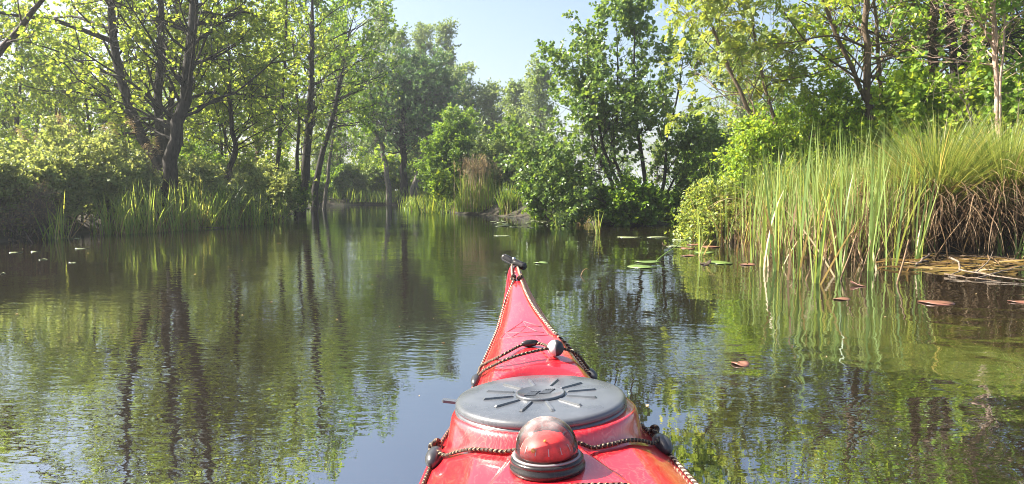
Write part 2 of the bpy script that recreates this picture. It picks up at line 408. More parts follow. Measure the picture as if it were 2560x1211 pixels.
# water: brown peaty water with real-scale wind ripples
m, n, out = newmat('pond_water')
tc = N_(n, 'ShaderNodeTexCoord')
def wave(scale, stretch, rot, detail, dist=0.0, off=0.0):
    mp = N_(n, 'ShaderNodeMapping'); mp.inputs['Scale'].default_value = stretch; mp.inputs['Rotation'].default_value = (0, 0, rot); mp.inputs['Location'].default_value = (off, off * .7, 0)
    n.links.new(tc.outputs['Object'], mp.inputs[0])
    q = N_(n, 'ShaderNodeTexNoise'); q.inputs['Scale'].default_value = scale; q.inputs['Detail'].default_value = detail; q.inputs['Roughness'].default_value = .42; q.inputs['Distortion'].default_value = dist
    n.links.new(mp.outputs[0], q.inputs['Vector']); return q.outputs['Fac']
def math_(op, a, b=None, c=None):
    q = n.nodes.new('ShaderNodeMath'); q.operation = op
    for i, x in enumerate((a, b, c)):
        if x is None: continue
        if isinstance(x, (int, float)): q.inputs[i].default_value = x
        else: n.links.new(x, q.inputs[i])
    return q.outputs[0]
def maprange(x, a, b, c, d, smooth=True):
    q = N_(n, 'ShaderNodeMapRange'); q.interpolation_type = 'SMOOTHSTEP' if smooth else 'LINEAR'
    for i, v_ in enumerate((a, b, c, d)): q.inputs[i + 1].default_value = v_
    n.links.new(x, q.inputs[0]); return q.outputs[0]
sx = N_(n, 'ShaderNodeSeparateXYZ'); n.links.new(tc.outputs['Object'], sx.inputs[0])
warp = wave(1.1, (1, 1, 1), 0, 3, off=3)
lat = math_('ADD', math_('ABSOLUTE', math_('SUBTRACT', sx.outputs[0], .06)), math_('MULTIPLY', math_('SUBTRACT', warp, .5), .55))
far = maprange(sx.outputs[1], 1.6, 4.2, 0.0, .62)
calm = maprange(math_('ADD', lat, far), .30, .85, .10, 1.0)           # smooth water beside the hull
patch = maprange(wave(.55, (1, 1.3, 1), .3, 2, off=9), .35, .65, .45, 1.15)
rightw = maprange(sx.outputs[0], -.2, 1.6, 0.0, 1.0)
fine = wave(19.0, (.7, 1.3, 1), .12, 2.0, .3)                            # small wind ripples
mid = wave(3.6, (.9, 1.1, 1), -.25, 1.2, .5, 5)                           # the round wobble on the right
swell = wave(1.0, (.7, 1.2, 1), .2, 1, 0, 2)
leftw = maprange(rightw, 0, 1, 1.0, .42, False)
hfine = math_('MULTIPLY', math_('MULTIPLY', fine, leftw), .00125)
hmid = math_('MULTIPLY', math_('MULTIPLY', mid, maprange(rightw, 0, 1, .30, 1.15, False)), .0046)
hh = math_('MULTIPLY', math_('MULTIPLY', math_('ADD', hfine, hmid), calm), patch)
hh = math_('ADD', hh, math_('MULTIPLY', swell, .006))
b = N_(n, 'ShaderNodeBump'); b.inputs['Strength'].default_value = 1.0; b.inputs['Distance'].default_value = 1.0
n.links.new(hh, b.inputs['Height'])
murk = N_(n, 'ShaderNodeBsdfDiffuse'); murk.inputs['Color'].default_value = (.014, .010, .006, 1)
gl = N_(n, 'ShaderNodeBsdfGlossy'); gl.inputs['Roughness'].default_value = .015; gl.inputs['Color'].default_value = (.86, .93, 1, 1)
fr = N_(n, 'ShaderNodeFresnel'); fr.inputs['IOR'].default_value = 3.2
for q in (murk, gl, fr): n.links.new(b.outputs[0], q.inputs['Normal'])
mx = N_(n, 'ShaderNodeMixShader'); n.links.new(maprange(fr.outputs[0], 0, 1, .20, 1.0, False), mx.inputs[0]); n.links.new(murk.outputs[0], mx.inputs[1]); n.links.new(gl.outputs[0], mx.inputs[2])
n.links.new(mx.outputs[0], out.inputs[0]); M['water'] = m
mb = MB(); mb.add([(-14, -18, 0), (14, -18, 0), (14, 36, 0), (-14, 36, 0)], np.array([[0, 1, 2, 3]]))
tag(mb.build('water', M['water']), kind='structure')
def gz(x, y): return float(ground_z(np.array([x]), np.array([y]))[0])
def stem(pts, d, r0, r1, spread=0.0):
    """photo pixels + distance -> polyline; the first point is dropped to the ground"""
    P = np.array([at(x, y, d + spread * i) for i, (x, y) in enumerate(pts)])
    g = gz(P[0, 0], P[0, 1]); P[0, 2] = min(P[0, 2], g) - .04
    return (P, r0, r1)
# ---------------------------------------------------------------- left bank trees
KEEP += [([(395, 415), (352, 335), (322, 265), (302, 190), (290, 110), (280, 30), (268, -70), (258, -190)], 14.5, 15), ([(402, 400), (400, 320), (394, 240), (402, 150), (403, 60), (398, -40), (390, -180)], 14.9, 15),
         ([(412, 470), (425, 425), (440, 345), (458, 255), (471, 170), (482, 80), (484, 0), (486, -80), (490, -210)], 13, 18), ([(565, 450), (590, 375), (583, 335), (577, 280)], 14.7, 12),
         ([(757, 470), (766, 400), (772, 320), (778, 225), (779, 120), (780, -40)], 21, 9), ([(797, 430), (818, 345), (838, 260), (856, 170)], 23, 7), ([(1008, 480), (1007, 350), (1010, 270)], 32, 8),
         ([(2174, 300), (2172, 270), (2168, 160), (2165, 60), (2164, -10)], 11, 13), ([(2172, 280), (2160, 240), (2128, 170), (2095, 100), (2068, 30), (2050, -20)], 11, 8), ([(2205, 260), (2200, 200), (2192, 80), (2186, 0)], 11.8, 7),
         ([(2333, 150), (2330, 100), (2335, 0), (2336, -20)], 12, 16), ([(2388, 140), (2382, 110), (2376, 30), (2372, -20)], 12.6, 14), ([(2404, 140), (2412, 110), (2420, 40), (2432, -20)], 12.6, 12), ([(2495, 330), (2492, 270), (2490, 180), (2486, 90), (2483, 0)], 9.2, 10)]
def P_round(t): return .55 + .75 * np.sin(np.pi * np.clip(t, 0, 1) ** .8) ** .8
def P_cone(t): return 1.25 - .95 * t
plant('alder_tree', 'big double stemmed alder leaning left, leftmost thick trunks on the left bank', 'tree',
      [stem([(420, 460), (395, 415), (352, 335), (322, 265), (302, 190), (290, 110), (280, 30), (268, -70), (258, -190)], 14.4, .125, .05),
       stem([(425, 455), (402, 400), (400, 320), (394, 240), (402, 150), (403, 60), (398, -40), (390, -180)], 14.8, .12, .04),
       stem([(428, 455), (415, 380), (425, 300), (436, 200), (438, 90), (445, -30), (450, -150)], 15.2, .085, .03)],
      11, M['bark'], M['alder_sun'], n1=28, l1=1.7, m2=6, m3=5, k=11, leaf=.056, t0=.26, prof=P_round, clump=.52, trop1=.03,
      limbs=[([at(300, 112, 14.4), at(250, 92, 14.2), at(190, 70, 14), at(110, 45, 13.6), at(30, 40, 13.2), at(-60, 10, 12.8)], .055),
             ([at(295, 80, 14.4), at(240, 60, 14.6), at(170, 40, 15), at(90, 60, 15.4), at(-20, 90, 15.8)], .035)])
plant('alder_tree', 'dark alder trunk standing nearest the water among the reeds of the left bank', 'tree',
      [stem([(408, 500), (425, 425), (440, 345), (458, 255), (471, 170), (482, 80), (484, 0), (486, -80), (490, -210)], 12.9, .145, .05)],
      12, M['bark'], M['alder_sun'], n1=46, l1=1.55, m2=6, m3=5, k=10, leaf=.056, t0=.26, prof=P_round, clump=.54, trop1=.03,
      limbs=[([at(452, 262, 12.9), at(420, 190, 12.6), at(380, 110, 12.2)], .03), ([at(482, 60, 12.9), at(540, 50, 13), at(610, 30, 13.2), at(680, 60, 13.6)], .03)])
plant('dead_leaning_tree', 'bare grey leaning trunk crossing the top left corner of the view', 'tree',
      [stem([(-330, 560), (-240, 420), (-120, 270), (0, 128), (60, 58), (115, -12), (180, -110)], 8.6, .06, .03)],
      13, M['twig'], M['alder_sun'], n1=9, l1=.8, m2=4, m3=3, k=5, leaf=.055, t0=.55, clump=.4)
plant('young_alder', 'short crooked dark trunk leaning right behind the shrubs of the left bank', 'tree',
      [stem([(562, 470), (572, 425), (590, 375), (583, 335), (577, 280), (574, 200), (570, 80)], 14.6, .075, .018)],
      14, M['bark'], M['alder_sun'], n1=36, l1=1.1, m2=5, m3=5, k=7, leaf=.06, t0=.30, prof=P_round, clump=.55)
plant('young_alder', 'slim pair of dark alder stems between the crooked trunk and the tall straight tree', 'tree',
      [stem([(690, 480), (694, 400), (702, 300), (712, 150), (716, 0), (716, -90)], 17.5, .065, .02),
       stem([(738, 490), (742, 420), (747, 310), (740, 200), (728, 60)], 19, .06, .02)],
      15, M['bark'], M['alder_sun'], n1=30, l1=1.25, m2=5, m3=5, k=7, leaf=.065, t0=.32, prof=P_round, clump=.6)
plant('tall_tree', 'tall straight black trunk rising at the left end of the far pool', 'tree',
      [stem([(752, 522), (757, 470), (766, 400), (772, 320), (778, 225), (779, 120), (780, 20), (780, -60)], 21, .15, .05)],
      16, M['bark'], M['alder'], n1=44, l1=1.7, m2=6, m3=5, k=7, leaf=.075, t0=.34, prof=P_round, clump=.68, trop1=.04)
plant('leaning_tree', 'slender dark tree leaning right beside the tall straight trunk', 'tree',
      [stem([(780, 505), (797, 430), (818, 345), (838, 260), (856, 170), (876, 70), (893, 12)], 23, .12, .03)],
      17, M['bark'], M['alder'], n1=34, l1=1.5, m2=6, m3=5, k=7, leaf=.075, t0=.42, prof=P_round, clump=.66)
plant('leaning_tree', 'thin pale leaning trunk right of the two dark trunks by the far pool', 'tree',
      [stem([(806, 480), (822, 410), (836, 330), (846, 240), (850, 150)], 25, .075, .025)],
      18, M['bark_pale'], M['alder'], n1=26, l1=1.3, m2=5, m3=5, k=6, leaf=.08, t0=.45, prof=P_round, clump=.6)
# ---------------------------------------------------------------- trees round the far pool
plant('far_tree', 'grey trunk tree left of the big dark crowned tree on the far bank', 'tree',
      [stem([(972, 488), (966, 430), (955, 370), (938, 320), (925, 230), (915, 140)], 32, .14, .05)],
      21, M['bark_pale'], M['willow'], n1=34, l1=1.9, m2=6, m3=5, k=6, leaf=.10, shape='oval', t0=.40, prof=P_round, clump=.55)
plant('dark_crowned_tree', 'big tree with the dark green dense crown in the middle of the far bank', 'tree',
      [stem([(1010, 515), (1008, 440), (1007, 350), (1010, 270), (1022, 210), (1035, 165)], 32.5, .20, .05),
       stem([(1012, 512), (1012, 420), (1016, 330), (1050, 260), (1080, 200)], 32.7, .12, .04)],
      22, M['bark'], M['dark'], n1=46, l1=1.75, m2=7, m3=5, k=7, leaf=.115, shape='oval', t0=.36, prof=P_round, clump=.5)
plant('far_tree', 'pale split trunk leaning right under the dark crown on the far bank', 'tree',
      [stem([(1026, 508), (1040, 450), (1055, 390), (1070, 300), (1085, 240), (1100, 190)], 32, .15, .04),
       stem([(1030, 508), (1048, 440), (1066, 370), (1098, 280)], 32.3, .11, .04)],
      23, M['bark_pale'], M['dark'], n1=40, l1=1.5, m2=6, m3=5, k=7, leaf=.11, shape='oval', t0=.45, prof=P_round, clump=.5)
def slim(name, label, px, top, d, wpx, seed, leafm='willow', base=470, leaf=.12, n1=60, group=None, clump=.5, k=7):
    l1 = wpx / FPX * d * .50
    return plant(name, label, 'tree', [stem([(px, base), (px + 3, (base + top) / 2), (px - 2, top + 14)], d, .14, .02)], seed, M['bark_pale'], M[leafm],
                 n1=n1, l1=l1, m2=6, m3=5, k=k, leaf=leaf, shape='oval', t0=.16, ang1=48, trop1=.10, prof=P_round, clump=clump, l3=.4, group=group)
slim('poplar_tree', 'hazy pale poplar rising tallest behind the far pool, left of the dark crown', 940, 22, 42, 120, 31)
slim('poplar_tree', 'pale poplar top just left of the dark crown, second tallest of the hazy row', 1000, 85, 41, 90, 32)
slim('poplar_tree', 'pale poplar whose top shows above the dark crown', 1062, 62, 43, 85, 33)
slim('poplar_tree', 'pale poplar with a pointed top right behind the dark crown', 1115, 60, 42, 70, 34)
slim('poplar_tree', 'grey green poplar at the right shoulder of the dark crown', 1160, 168, 40, 75, 35)
slim('poplar_tree', 'small round topped pale tree alone below the open sky', 1228, 222, 40, 95, 36)
slim('poplar_tree', 'pale feathery tree at the right edge of the open sky gap', 1292, 212, 38, 70, 37)
slim('poplar_tree', 'pale hazy tree half hidden behind the left side of the waterside alder', 1345, 170, 37, 100, 38)
slim('birch_tree', 'blue green weeping birch seen between the waterside alder and the feathery leaved tree', 1850, 110, 26, 170, 39, leaf=.08, clump=.6)
slim('alder_tree', 'leafy tree behind the leaning trunks on the left, reaching the frame top', 845, 40, 33, 110, 40, 'alder', leaf=.10, n1=60)
# ---------------------------------------------------------------- shrubs
def bush(name, label, px, py, d, wpx, toppx, seed, leafm, leaf, shape='oval', nst=9, n1=16, k=8, group=None, bark='twig', clump=.35, m2=4, m3=4, up=.5, ang=50, cat='shrub'):
    rng = np.random.default_rng(seed * 7 + 1)
    c = at(px, py, d); W = wpx / FPX * d / 2; H = (py - toppx) / FPX * d
    g = gz(c[0], c[1]); st = []
    for i in range(nst):
        a = rng.random() * 6.28; q = rng.random() ** .5
        b = np.array([c[0] + .35 * W * q * math.cos(a), c[1] + .35 * W * q * math.sin(a), g - .05])
        hh = H * (1 - .42 * q ** 2) * (.62 + .42 * rng.random())
        e = np.array([c[0] + .85 * W * q * math.cos(a), c[1] + .85 * W * q * math.sin(a), g + hh])
        mid = (b + e) / 2 + np.array([.12 * W * math.cos(a), .12 * W * math.sin(a), -.02]) + .05 * H * rng.normal(size=3)
        st.append((np.array([b, mid, e]), .010 + .007 * H, .004))
    return plant(name, label, cat, st, seed, M[bark], M[leafm], n1=n1, l1=.30 * min(W, H) + .12, m2=m2, m3=m3, k=k, leaf=leaf, shape=shape,
                 t0=.16, ang1=ang, trop1=.08, prof=lambda t: 1.1 - .4 * t, clump=clump, l3=.16 + .02 * H, group=group, sides=5,
                 loc=(c[0], c[1], g), up=up, trunk_name='stems', crown_name='foliage')
LB = 'low shrubs lining the left bank'
for i, (px, py, d, wp, tp, lab, lm) in enumerate([
    (-60, 590, 9.6, 260, 400, 'shrub cut by the left edge of the view', 'myrtle'),
    (70, 560, 10.8, 240, 372, 'olive shrub at the far left of the bank above the dead brush', 'myrtle'),
    (190, 560, 11.6, 230, 340, 'rounded olive shrub left of the double alder', 'myrtle'),
    (305, 555, 12.3, 190, 372, 'olive shrub just left of the nearest alder trunk', 'myrtle'),
    (520, 555, 13.6, 170, 402, 'small leaved shrub right of the nearest alder trunk', 'myrtle'),
    (610, 548, 14.6, 190, 398, 'small leaved shrub under the short crooked trunk', 'myrtle'),
    (672, 538, 16.2, 140, 422, 'rounded shrub at the right end of the left bank', 'myrtle'),
    (110, 470, 14.5, 300, 300, 'taller shrub behind the far left bank shrubs', 'alder_sun'),
    (250, 470, 15.2, 260, 318, 'dark shrub behind the rounded olive shrub', 'alder'),
    (700, 500, 19.0, 140, 392, 'shrub under the slim pair of alder stems', 'alder'),
    (470, 490, 16.0, 220, 330, 'shrub behind the nearest alder trunk', 'alder')]):
    bush('waterside_shrub', lab, px, py, d, wp, tp, 50 + i, lm, .056 if lm == 'myrtle' else .062, 'oval', nst=15, n1=15, k=8, group=LB, clump=.6)
bush('dead_brush', 'grey brown dead brush overhanging the water at the far left', 60, 596, 9.9, 240, 490, 71, 'dry', .03, 'slim', nst=12, n1=10, k=2, cat='brush')
bush('dark_shrub', 'dense dark green shrub standing in the water edge left of the tan reeds', 1140, 520, 25.6, 190, 300, 72, 'alder', .075, 'oval', nst=20, n1=26, k=9, clump=.25, up=.35)
bush('dark_shrub', 'small bright shrub at the foot of the dense dark green shrub', 1120, 522, 23.5, 60, 452, 73, 'bright', .08, 'round', nst=7, n1=12, k=7)
bush('waterside_shrub', 'loose yellow green shrub behind the tan reeds', 1270, 500, 23, 180, 300, 74, 'willow', .075, 'oval', nst=12, n1=20, k=8)
bush('waterside_shrub', 'pale green shrub between tan reeds and the waterside alder', 1345, 500, 20, 140, 330, 75, 'willow', .065, 'oval', nst=10, n1=18, k=8)
bush('waterside_shrub', 'low leafy bush in front left of the waterside alder', 1395, 535, 16.2, 190, 420, 76, 'alder', .06, 'round', nst=11, n1=18, k=8)
FB = 'shrubs along the far bank'
for i, (px, py, d, wp, tp, lm, lab) in enumerate([
    (850, 505, 33, 90, 420, 'alder', 'low shrub at the left end of the far bank'), (905, 500, 34, 120, 405, 'willow', 'pale shrub under the grey trunk on the far bank'),
    (985, 495, 35, 110, 400, 'bright', 'sunlit shrub behind the dark crowned tree'), (1080, 500, 34, 110, 390, 'alder', 'shrub right of the pale split trunk'), (830, 500, 36, 110, 365, 'willow', 'tall pale shrub behind the leaning trunks at the far pool'),
    (935, 500, 37, 150, 370, 'bright', 'tall sunlit shrub behind the grey trunk on the far bank'), (1030, 500, 37, 150, 365, 'willow', 'tall pale shrub behind the pale split trunk'), (780, 505, 30, 90, 430, 'alder', 'shrub at the foot of the leaning trunks')]):
    bush('far_shrub', lab, px, py, d, wp, tp, 80 + i, lm, .10, 'oval', nst=9, n1=16, k=8, group=FB)
# ---------------------------------------------------------------- waterside alder in the middle
plant('waterside_alder', 'bushy many stemmed alder with round dark leaves on the small point in the middle', 'tree',
      [stem([(1562, 520), (1530, 460), (1498, 400), (1480, 335), (1472, 240), (1470, 150), (1462, 62)], 14.6, .05, .010),
       stem([(1570, 522), (1540, 450), (1508, 370), (1492, 290), (1452, 210), (1422, 140)], 14.3, .05, .010),
       stem([(1580, 520), (1552, 440), (1533, 380), (1542, 290), (1545, 170), (1540, 40)], 14.8, .05, .010),
       stem([(1612, 520), (1614, 450), (1600, 370), (1587, 270), (1586, 130), (1590, 15)], 14.7, .055, .010),
       stem([(1640, 515), (1664, 430), (1668, 350), (1690, 260), (1705, 170), (1712, 110)], 15.0, .045, .010),
       stem([(1560, 520), (1480, 465), (1400, 420), (1345, 395), (1310, 350)], 14.2, .035, .008),
       stem([(1590, 522), (1500, 500), (1430, 490), (1370, 470)], 13.8, .030, .008),
       stem([(1640, 520), (1690, 440), (1735, 380), (1760, 320)], 15.0, .035, .008)],
      101, M['bark'], M['alder_dark'], n1=28, l1=.86, m2=5, m3=4, k=7, leaf=.070, t0=.22, prof=P_round, clump=.76, l3=.2)
bush('waterside_shrub', 'low dark leaved alder scrub hanging over the water under the waterside alder', 1570, 556, 13.9, 200, 478, 102, 'alder', .07, 'round', nst=10, n1=14, k=7, up=.7)
bush('waterside_shrub', 'dark scrub at the right foot of the waterside alder above the shaded inlet', 1690, 545, 15.0, 140, 475, 103, 'alder', .07, 'round', nst=9, n1=14, k=7, up=.7)
# ---------------------------------------------------------------- right bank trees and shrubs
plant('feathery_leaved_tree', 'tree with yellow green feathery compound leaves leaning left over the water on the right', 'tree',
      [stem([(1960, 480), (1925, 390), (1880, 290), (1832, 190), (1792, 95), (1755, 5), (1735, -60)], 10.6, .050, .012),
       stem([(1980, 480), (1950, 350), (1915, 230), (1890, 110), (1870, 0), (1850, -90)], 11.2, .040, .012)],
      111, M['bark_brown'], M['rowan'], n1=22, l1=1.0, m2=5, m3=4, k=4, leaf=.115, shape='pinnate', t0=.34, prof=P_round, clump=.72, up=.9)
plant('right_tree', 'straight dark trunk with a forked bare limb leaning left, above the reed bed', 'tree',
      [stem([(2182, 470), (2176, 380), (2172, 280), (2170, 200), (2166, 100), (2164, 20), (2168, -60), (2172, -180)], 11, .075, .035),
       stem([(2178, 470), (2172, 300), (2160, 240), (2128, 170), (2095, 100), (2068, 30), (2040, -40), (2000, -140)], 11, .050, .02)],
      112, M['bark_brown'], M['bright'], n1=24, l1=1.35, m2=5, m3=4, k=6, leaf=.06, t0=.42, prof=P_round, clump=.85, trop1=.02,
      limbs=[([at(2172, 190, 11), at(2250, 215, 11.2), at(2320, 260, 11.4), at(2420, 290, 11.8)], .03), ([at(2168, 120, 11), at(2080, 90, 10.8), at(1990, 105, 10.5), at(1930, 110, 10.2)], .018),
             ([at(2172, 215, 11), at(2090, 160, 10.8), at(2020, 110, 10.5), at(1960, 30, 10)], .02)])
plant('right_tree', 'slim brown stem close to the right of the straight dark trunk', 'tree',
      [stem([(2222, 470), (2212, 350), (2200, 200), (2192, 80), (2186, 0), (2180, -120)], 11.8, .045, .02)],
      113, M['bark_brown'], M['bright'], n1=26, l1=1.1, m2=5, m3=4, k=6, leaf=.06, t0=.45, prof=P_round, clump=.85)
plant('right_tree', 'thick grey brown trunk left of the dark double trunk at the upper right', 'tree',
      [stem([(2340, 470), (2336, 330), (2332, 200), (2330, 100), (2335, 0), (2340, -120), (2350, -240)], 12, .095, .06)],
      114, M['bark_brown'], M['alder'], n1=42, l1=1.6, m2=5, m3=5, k=7, leaf=.062, t0=.42, prof=P_round, clump=.85, trop1=.02,
      limbs=[([at(2334, 40, 12), at(2280, 10, 12), at(2230, 20, 12.2), at(2190, -30, 12.4)], .03), ([at(2332, 90, 12), at(2390, 80, 11.8), at(2450, 120, 11.4), at(2560, 60, 11)], .03)])
plant('right_tree', 'dark double trunk at the upper right, forking into a vee', 'tree',
      [stem([(2398, 470), (2394, 330), (2388, 220), (2382, 110), (2376, 30), (2366, -60), (2350, -200)], 12.6, .085, .05),
       stem([(2402, 470), (2398, 300), (2402, 200), (2412, 110), (2420, 40), (2436, -40), (2470, -180)], 12.6, .08, .05)],
      115, M['bark'], M['alder'], n1=34, l1=1.6, m2=5, m3=5, k=7, leaf=.062, t0=.42, prof=P_round, clump=.85, trop1=.02,
      limbs=[([at(2395, 210, 12.6), at(2450, 130, 12.3), at(2510, 80, 12), at(2620, 10, 11.6)], .04)])
plant('birch_tree', 'thin pinkish white birch stem near the right edge', 'tree',
      [stem([(2498, 480), (2496, 380), (2492, 270), (2490, 180), (2486, 90), (2483, 0), (2480, -110)], 9.2, .038, .028),
       stem([(2502, 480), (2500, 300), (2502, 200), (2510, 110), (2512, 30), (2505, -70)], 9.1, .018, .010)],
      116, M['birch'], M['alder'], n1=22, l1=1.0, m2=5, m3=4, k=6, leaf=.06, t0=.55, prof=P_round, clump=.85)
plant('right_tree', 'tree cut by the right edge with a dark leafy crown', 'tree',
      [stem([(2640, 480), (2630, 330), (2620, 180), (2600, 40), (2580, -100)], 10.5, .08, .04)],
      117, M['bark'], M['alder'], n1=46, l1=1.6, m2=5, m3=5, k=7, leaf=.062, t0=.35, prof=P_round, clump=.85)
plant('bare_branch_shrub', 'pale bare forked branches standing in front of the big leaved shrub', 'shrub',
      [stem([(2460, 560), (2425, 290), (2385, 230), (2355, 180)], 8.4, .016, .006), stem([(2460, 560), (2432, 300), (2400, 210), (2392, 150)], 8.4, .012, .005),
       stem([(2560, 560), (2545, 300), (2552, 240)], 8.3, .012, .005)], 118, M['deadwood'], M['bright'], n1=6, l1=.35, m2=3, m3=2, k=3, leaf=.05, t0=.45)
RB = 'leafy shrubs on the right bank'
for i, (px, py, d, wp, tp, lm, lf, lab) in enumerate([
    (1800, 600, 9.9, 190, 345, 'rowan', .048, 'light green small leaved shrub leaning over the water left of the reed bed'),
    (1905, 590, 10.4, 260, 260, 'bright', .05, 'light green shrub behind the left half of the reed bed'),
    (2070, 560, 11, 280, 230, 'bright', .055, 'leafy shrub behind the middle of the reed bed'),
    (2260, 560, 10.6, 280, 150, 'bright', .075, 'big leaved shrub behind the right half of the reed bed'),
    (2420, 560, 10.2, 260, 140, 'bright', .08, 'big leaved sunlit shrub behind the large sedge tussock'),
    (2560, 560, 9.4, 260, 170, 'alder', .075, 'big leaved shrub at the right edge'),
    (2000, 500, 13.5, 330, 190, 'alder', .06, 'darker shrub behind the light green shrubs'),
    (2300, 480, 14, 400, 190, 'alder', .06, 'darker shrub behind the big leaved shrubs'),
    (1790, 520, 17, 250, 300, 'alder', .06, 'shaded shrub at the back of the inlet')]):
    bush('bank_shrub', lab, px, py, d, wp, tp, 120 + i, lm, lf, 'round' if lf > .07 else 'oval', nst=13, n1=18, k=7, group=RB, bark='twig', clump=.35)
# ---------------------------------------------------------------- wood in the background (copies of five trees)
WOOD = []
rngw = np.random.default_rng(5)
for i, (lm, bk, shp, lf, hh) in enumerate([('alder_sun', 'bark', 'round', .095, 6.6), ('alder', 'bark', 'oval', .10, 7.2), ('willow', 'bark_pale', 'oval', .09, 6.2), ('alder_sun', 'bark_brown', 'round', .09, 5.4), ('alder', 'bark', 'round', .10, 4.2)]):
    st = [(np.array([[0, 0, -.1], [.1 * j, .1, hh * .4], [.25 * j, -.1, hh * .75], [.2 * j, 0, hh]]), .08, .02) for j in (-1, 1)][: 1 + i % 2]
    WOOD.append(plant('woodland_tree', 'leafy tree', 'tree', st, 140 + i, M[bk], M[lm], n1=44 // len(st), l1=1.75, m2=6, m3=5, k=6, leaf=lf, shape=shp, t0=.14,
                      prof=P_round, clump=.62, loc=(0, 0, 0)))
GW = {'left': ('trees of the wood behind the left bank', 'leafy tree in the wood behind the trunks of the left bank'),
      'far': ('trees of the wood behind the far bank', 'leafy tree in the hazy wood behind the far bank'),
      'right': ('trees of the wood behind the right bank', 'leafy tree in the wood behind the right bank shrubs')}
spots = []
for (x, y) in ((-40, 15.5), (60, 17), (150, 17.5), (240, 18), (330, 18.5), (470, 18.5), (560, 19), (640, 20), (-120, 14), (20, 21), (110, 22), (210, 23), (300, 24), (390, 23), (500, 24), (600, 25), (680, 26), (60, 28), (180, 29), (320, 30), (450, 31), (560, 32), (700, 34), (760, 36)):
    spots.append(('left', x, y))
for (x, y) in ((800, 38), (850, 42), (900, 46), (960, 45), (1040, 47), (1100, 46), (1160, 47), (1210, 46), (1270, 45), (1330, 44), (1390, 42), (1450, 40), (1500, 46)):
    spots.append(('far', x, y))
for (x, y) in ((1560, 42), (1640, 40), (1720, 38), (1800, 34), (1900, 30), (1990, 27), (2060, 33), (2130, 24), (2230, 27), (2330, 22), (2430, 25), (2540, 19), (2640, 17), (2250, 17.5), (2500, 15)):
    spots.append(('right', x, y))
first = [True] * 5
for i, (side, x, d) in enumerate(spots):
    q = {'left': (0, 1, 3, 0, 4), 'far': (2, 1, 4, 2, 4), 'right': (1, 3, 4, 3, 4)}[side][i % 5]
    X = (x - 1280) / FPX * d; z = gz(X, d) - .03
    s_ = .8 + .3 * rngw.random()
    if side == 'left': s_ *= .66
    if side == 'far': s_ = (.52 + .15 * rngw.random()) * (d / 42) * (1.15 if q in (4,) else 1)
    if side == 'right': s_ *= .50 if x < 1900 else .55
    rz = rngw.random() * 6.28
    if first[q]:
        o = WOOD[q]; first[q] = False; o.location = (X, d, z); o.rotation_euler = (0, 0, rz); o.scale = (s_,) * 3
        o['label'] = GW[side][1]; o['group'] = GW[side][0]
    else:
        dup(WOOD[q], (X, d, z), rz, s_, GW[side][1], GW[side][0])
UND = [None, None]
# ---------------------------------------------------------------- reeds, sedges, grass
def reed_clump(name, label, c, rad, n, h, seed, lean=.22, wid=.016, bend=.5, dryn=.25, dryh=.8, group=None, mat='reed', cat='reeds', green='leaves', dry='dead_leaves', sx=1.0):
    rng = np.random.default_rng(seed)
    def base(k):
        a = rng.random(k) * 6.28; q = rad * np.sqrt(rng.random(k)); return np.stack([q * np.cos(a) * sx, q * np.sin(a), np.full(k, -.08)], -1)
    root = thing(name, label, cat, c, 0, group)
    g = MB(); b = base(n); L = h * (.35 + .72 * rng.random(n) ** .8)
    blade_set(g, rng, b, L, np.abs(rng.normal(size=n)) * lean, rng.random(n) * 6.28, wid * (.6 + .7 * rng.random(n)), bend * rng.random(n) ** 2, 7, np.clip(rng.normal(size=n) * .22 + .5, 0, 1))
    g.build(green, M[mat], root)
    k = int(n * dryn)
    if k:
        g = MB(); b = base(k); L = h * dryh * (.25 + .7 * rng.random(k))
        blade_set(g, rng, b, L, np.abs(rng.normal(size=k)) * lean * 1.5, rng.random(k) * 6.28, wid * (.4 + .6 * rng.random(k)), .9 * rng.random(k) ** 2, 5)
        g.build(dry, M['dry'], root)
    return root
def cattail(name, label, px, py, seed, n, h, group, lean=.12, wid=.015, azb=None, dryn=3):
    """a fan of upright leaves from one base standing in the water"""
    rng = np.random.default_rng(seed); c = water_at(px, py)
    root = thing(name, label, 'cattail', c, 0, group)
    g = MB(); b = np.stack([rng.normal(size=n) * .022, rng.normal(size=n) * .02, np.full(n, -.10)], -1)
    az = rng.random(n) * 6.28
    blade_set(g, rng, b, h * (.55 + .5 * rng.random(n)), np.abs(rng.normal(size=n)) * lean, az, wid * (.7 + .6 * rng.random(n)), .55 * rng.random(n) ** 3, 9, np.clip(rng.normal(size=n) * .2 + .45, 0, .9), twist=1.2)
    g.build('leaves', M['reed'], root)
    if dryn:
        g = MB(); b = np.stack([rng.normal(size=dryn) * .05, rng.normal(size=dryn) * .04, np.full(dryn, -.1)], -1)
        blade_set(g, rng, b, h * (.2 + .5 * rng.random(dryn)), .1 + .5 * rng.random(dryn), rng.random(dryn) * 6.28, np.full(dryn, wid), rng.random(dryn), 5)
        g.build('dead_leaves', M['dry'], root)
    return root
CT = 'cattails standing in the water in front of the right bank'
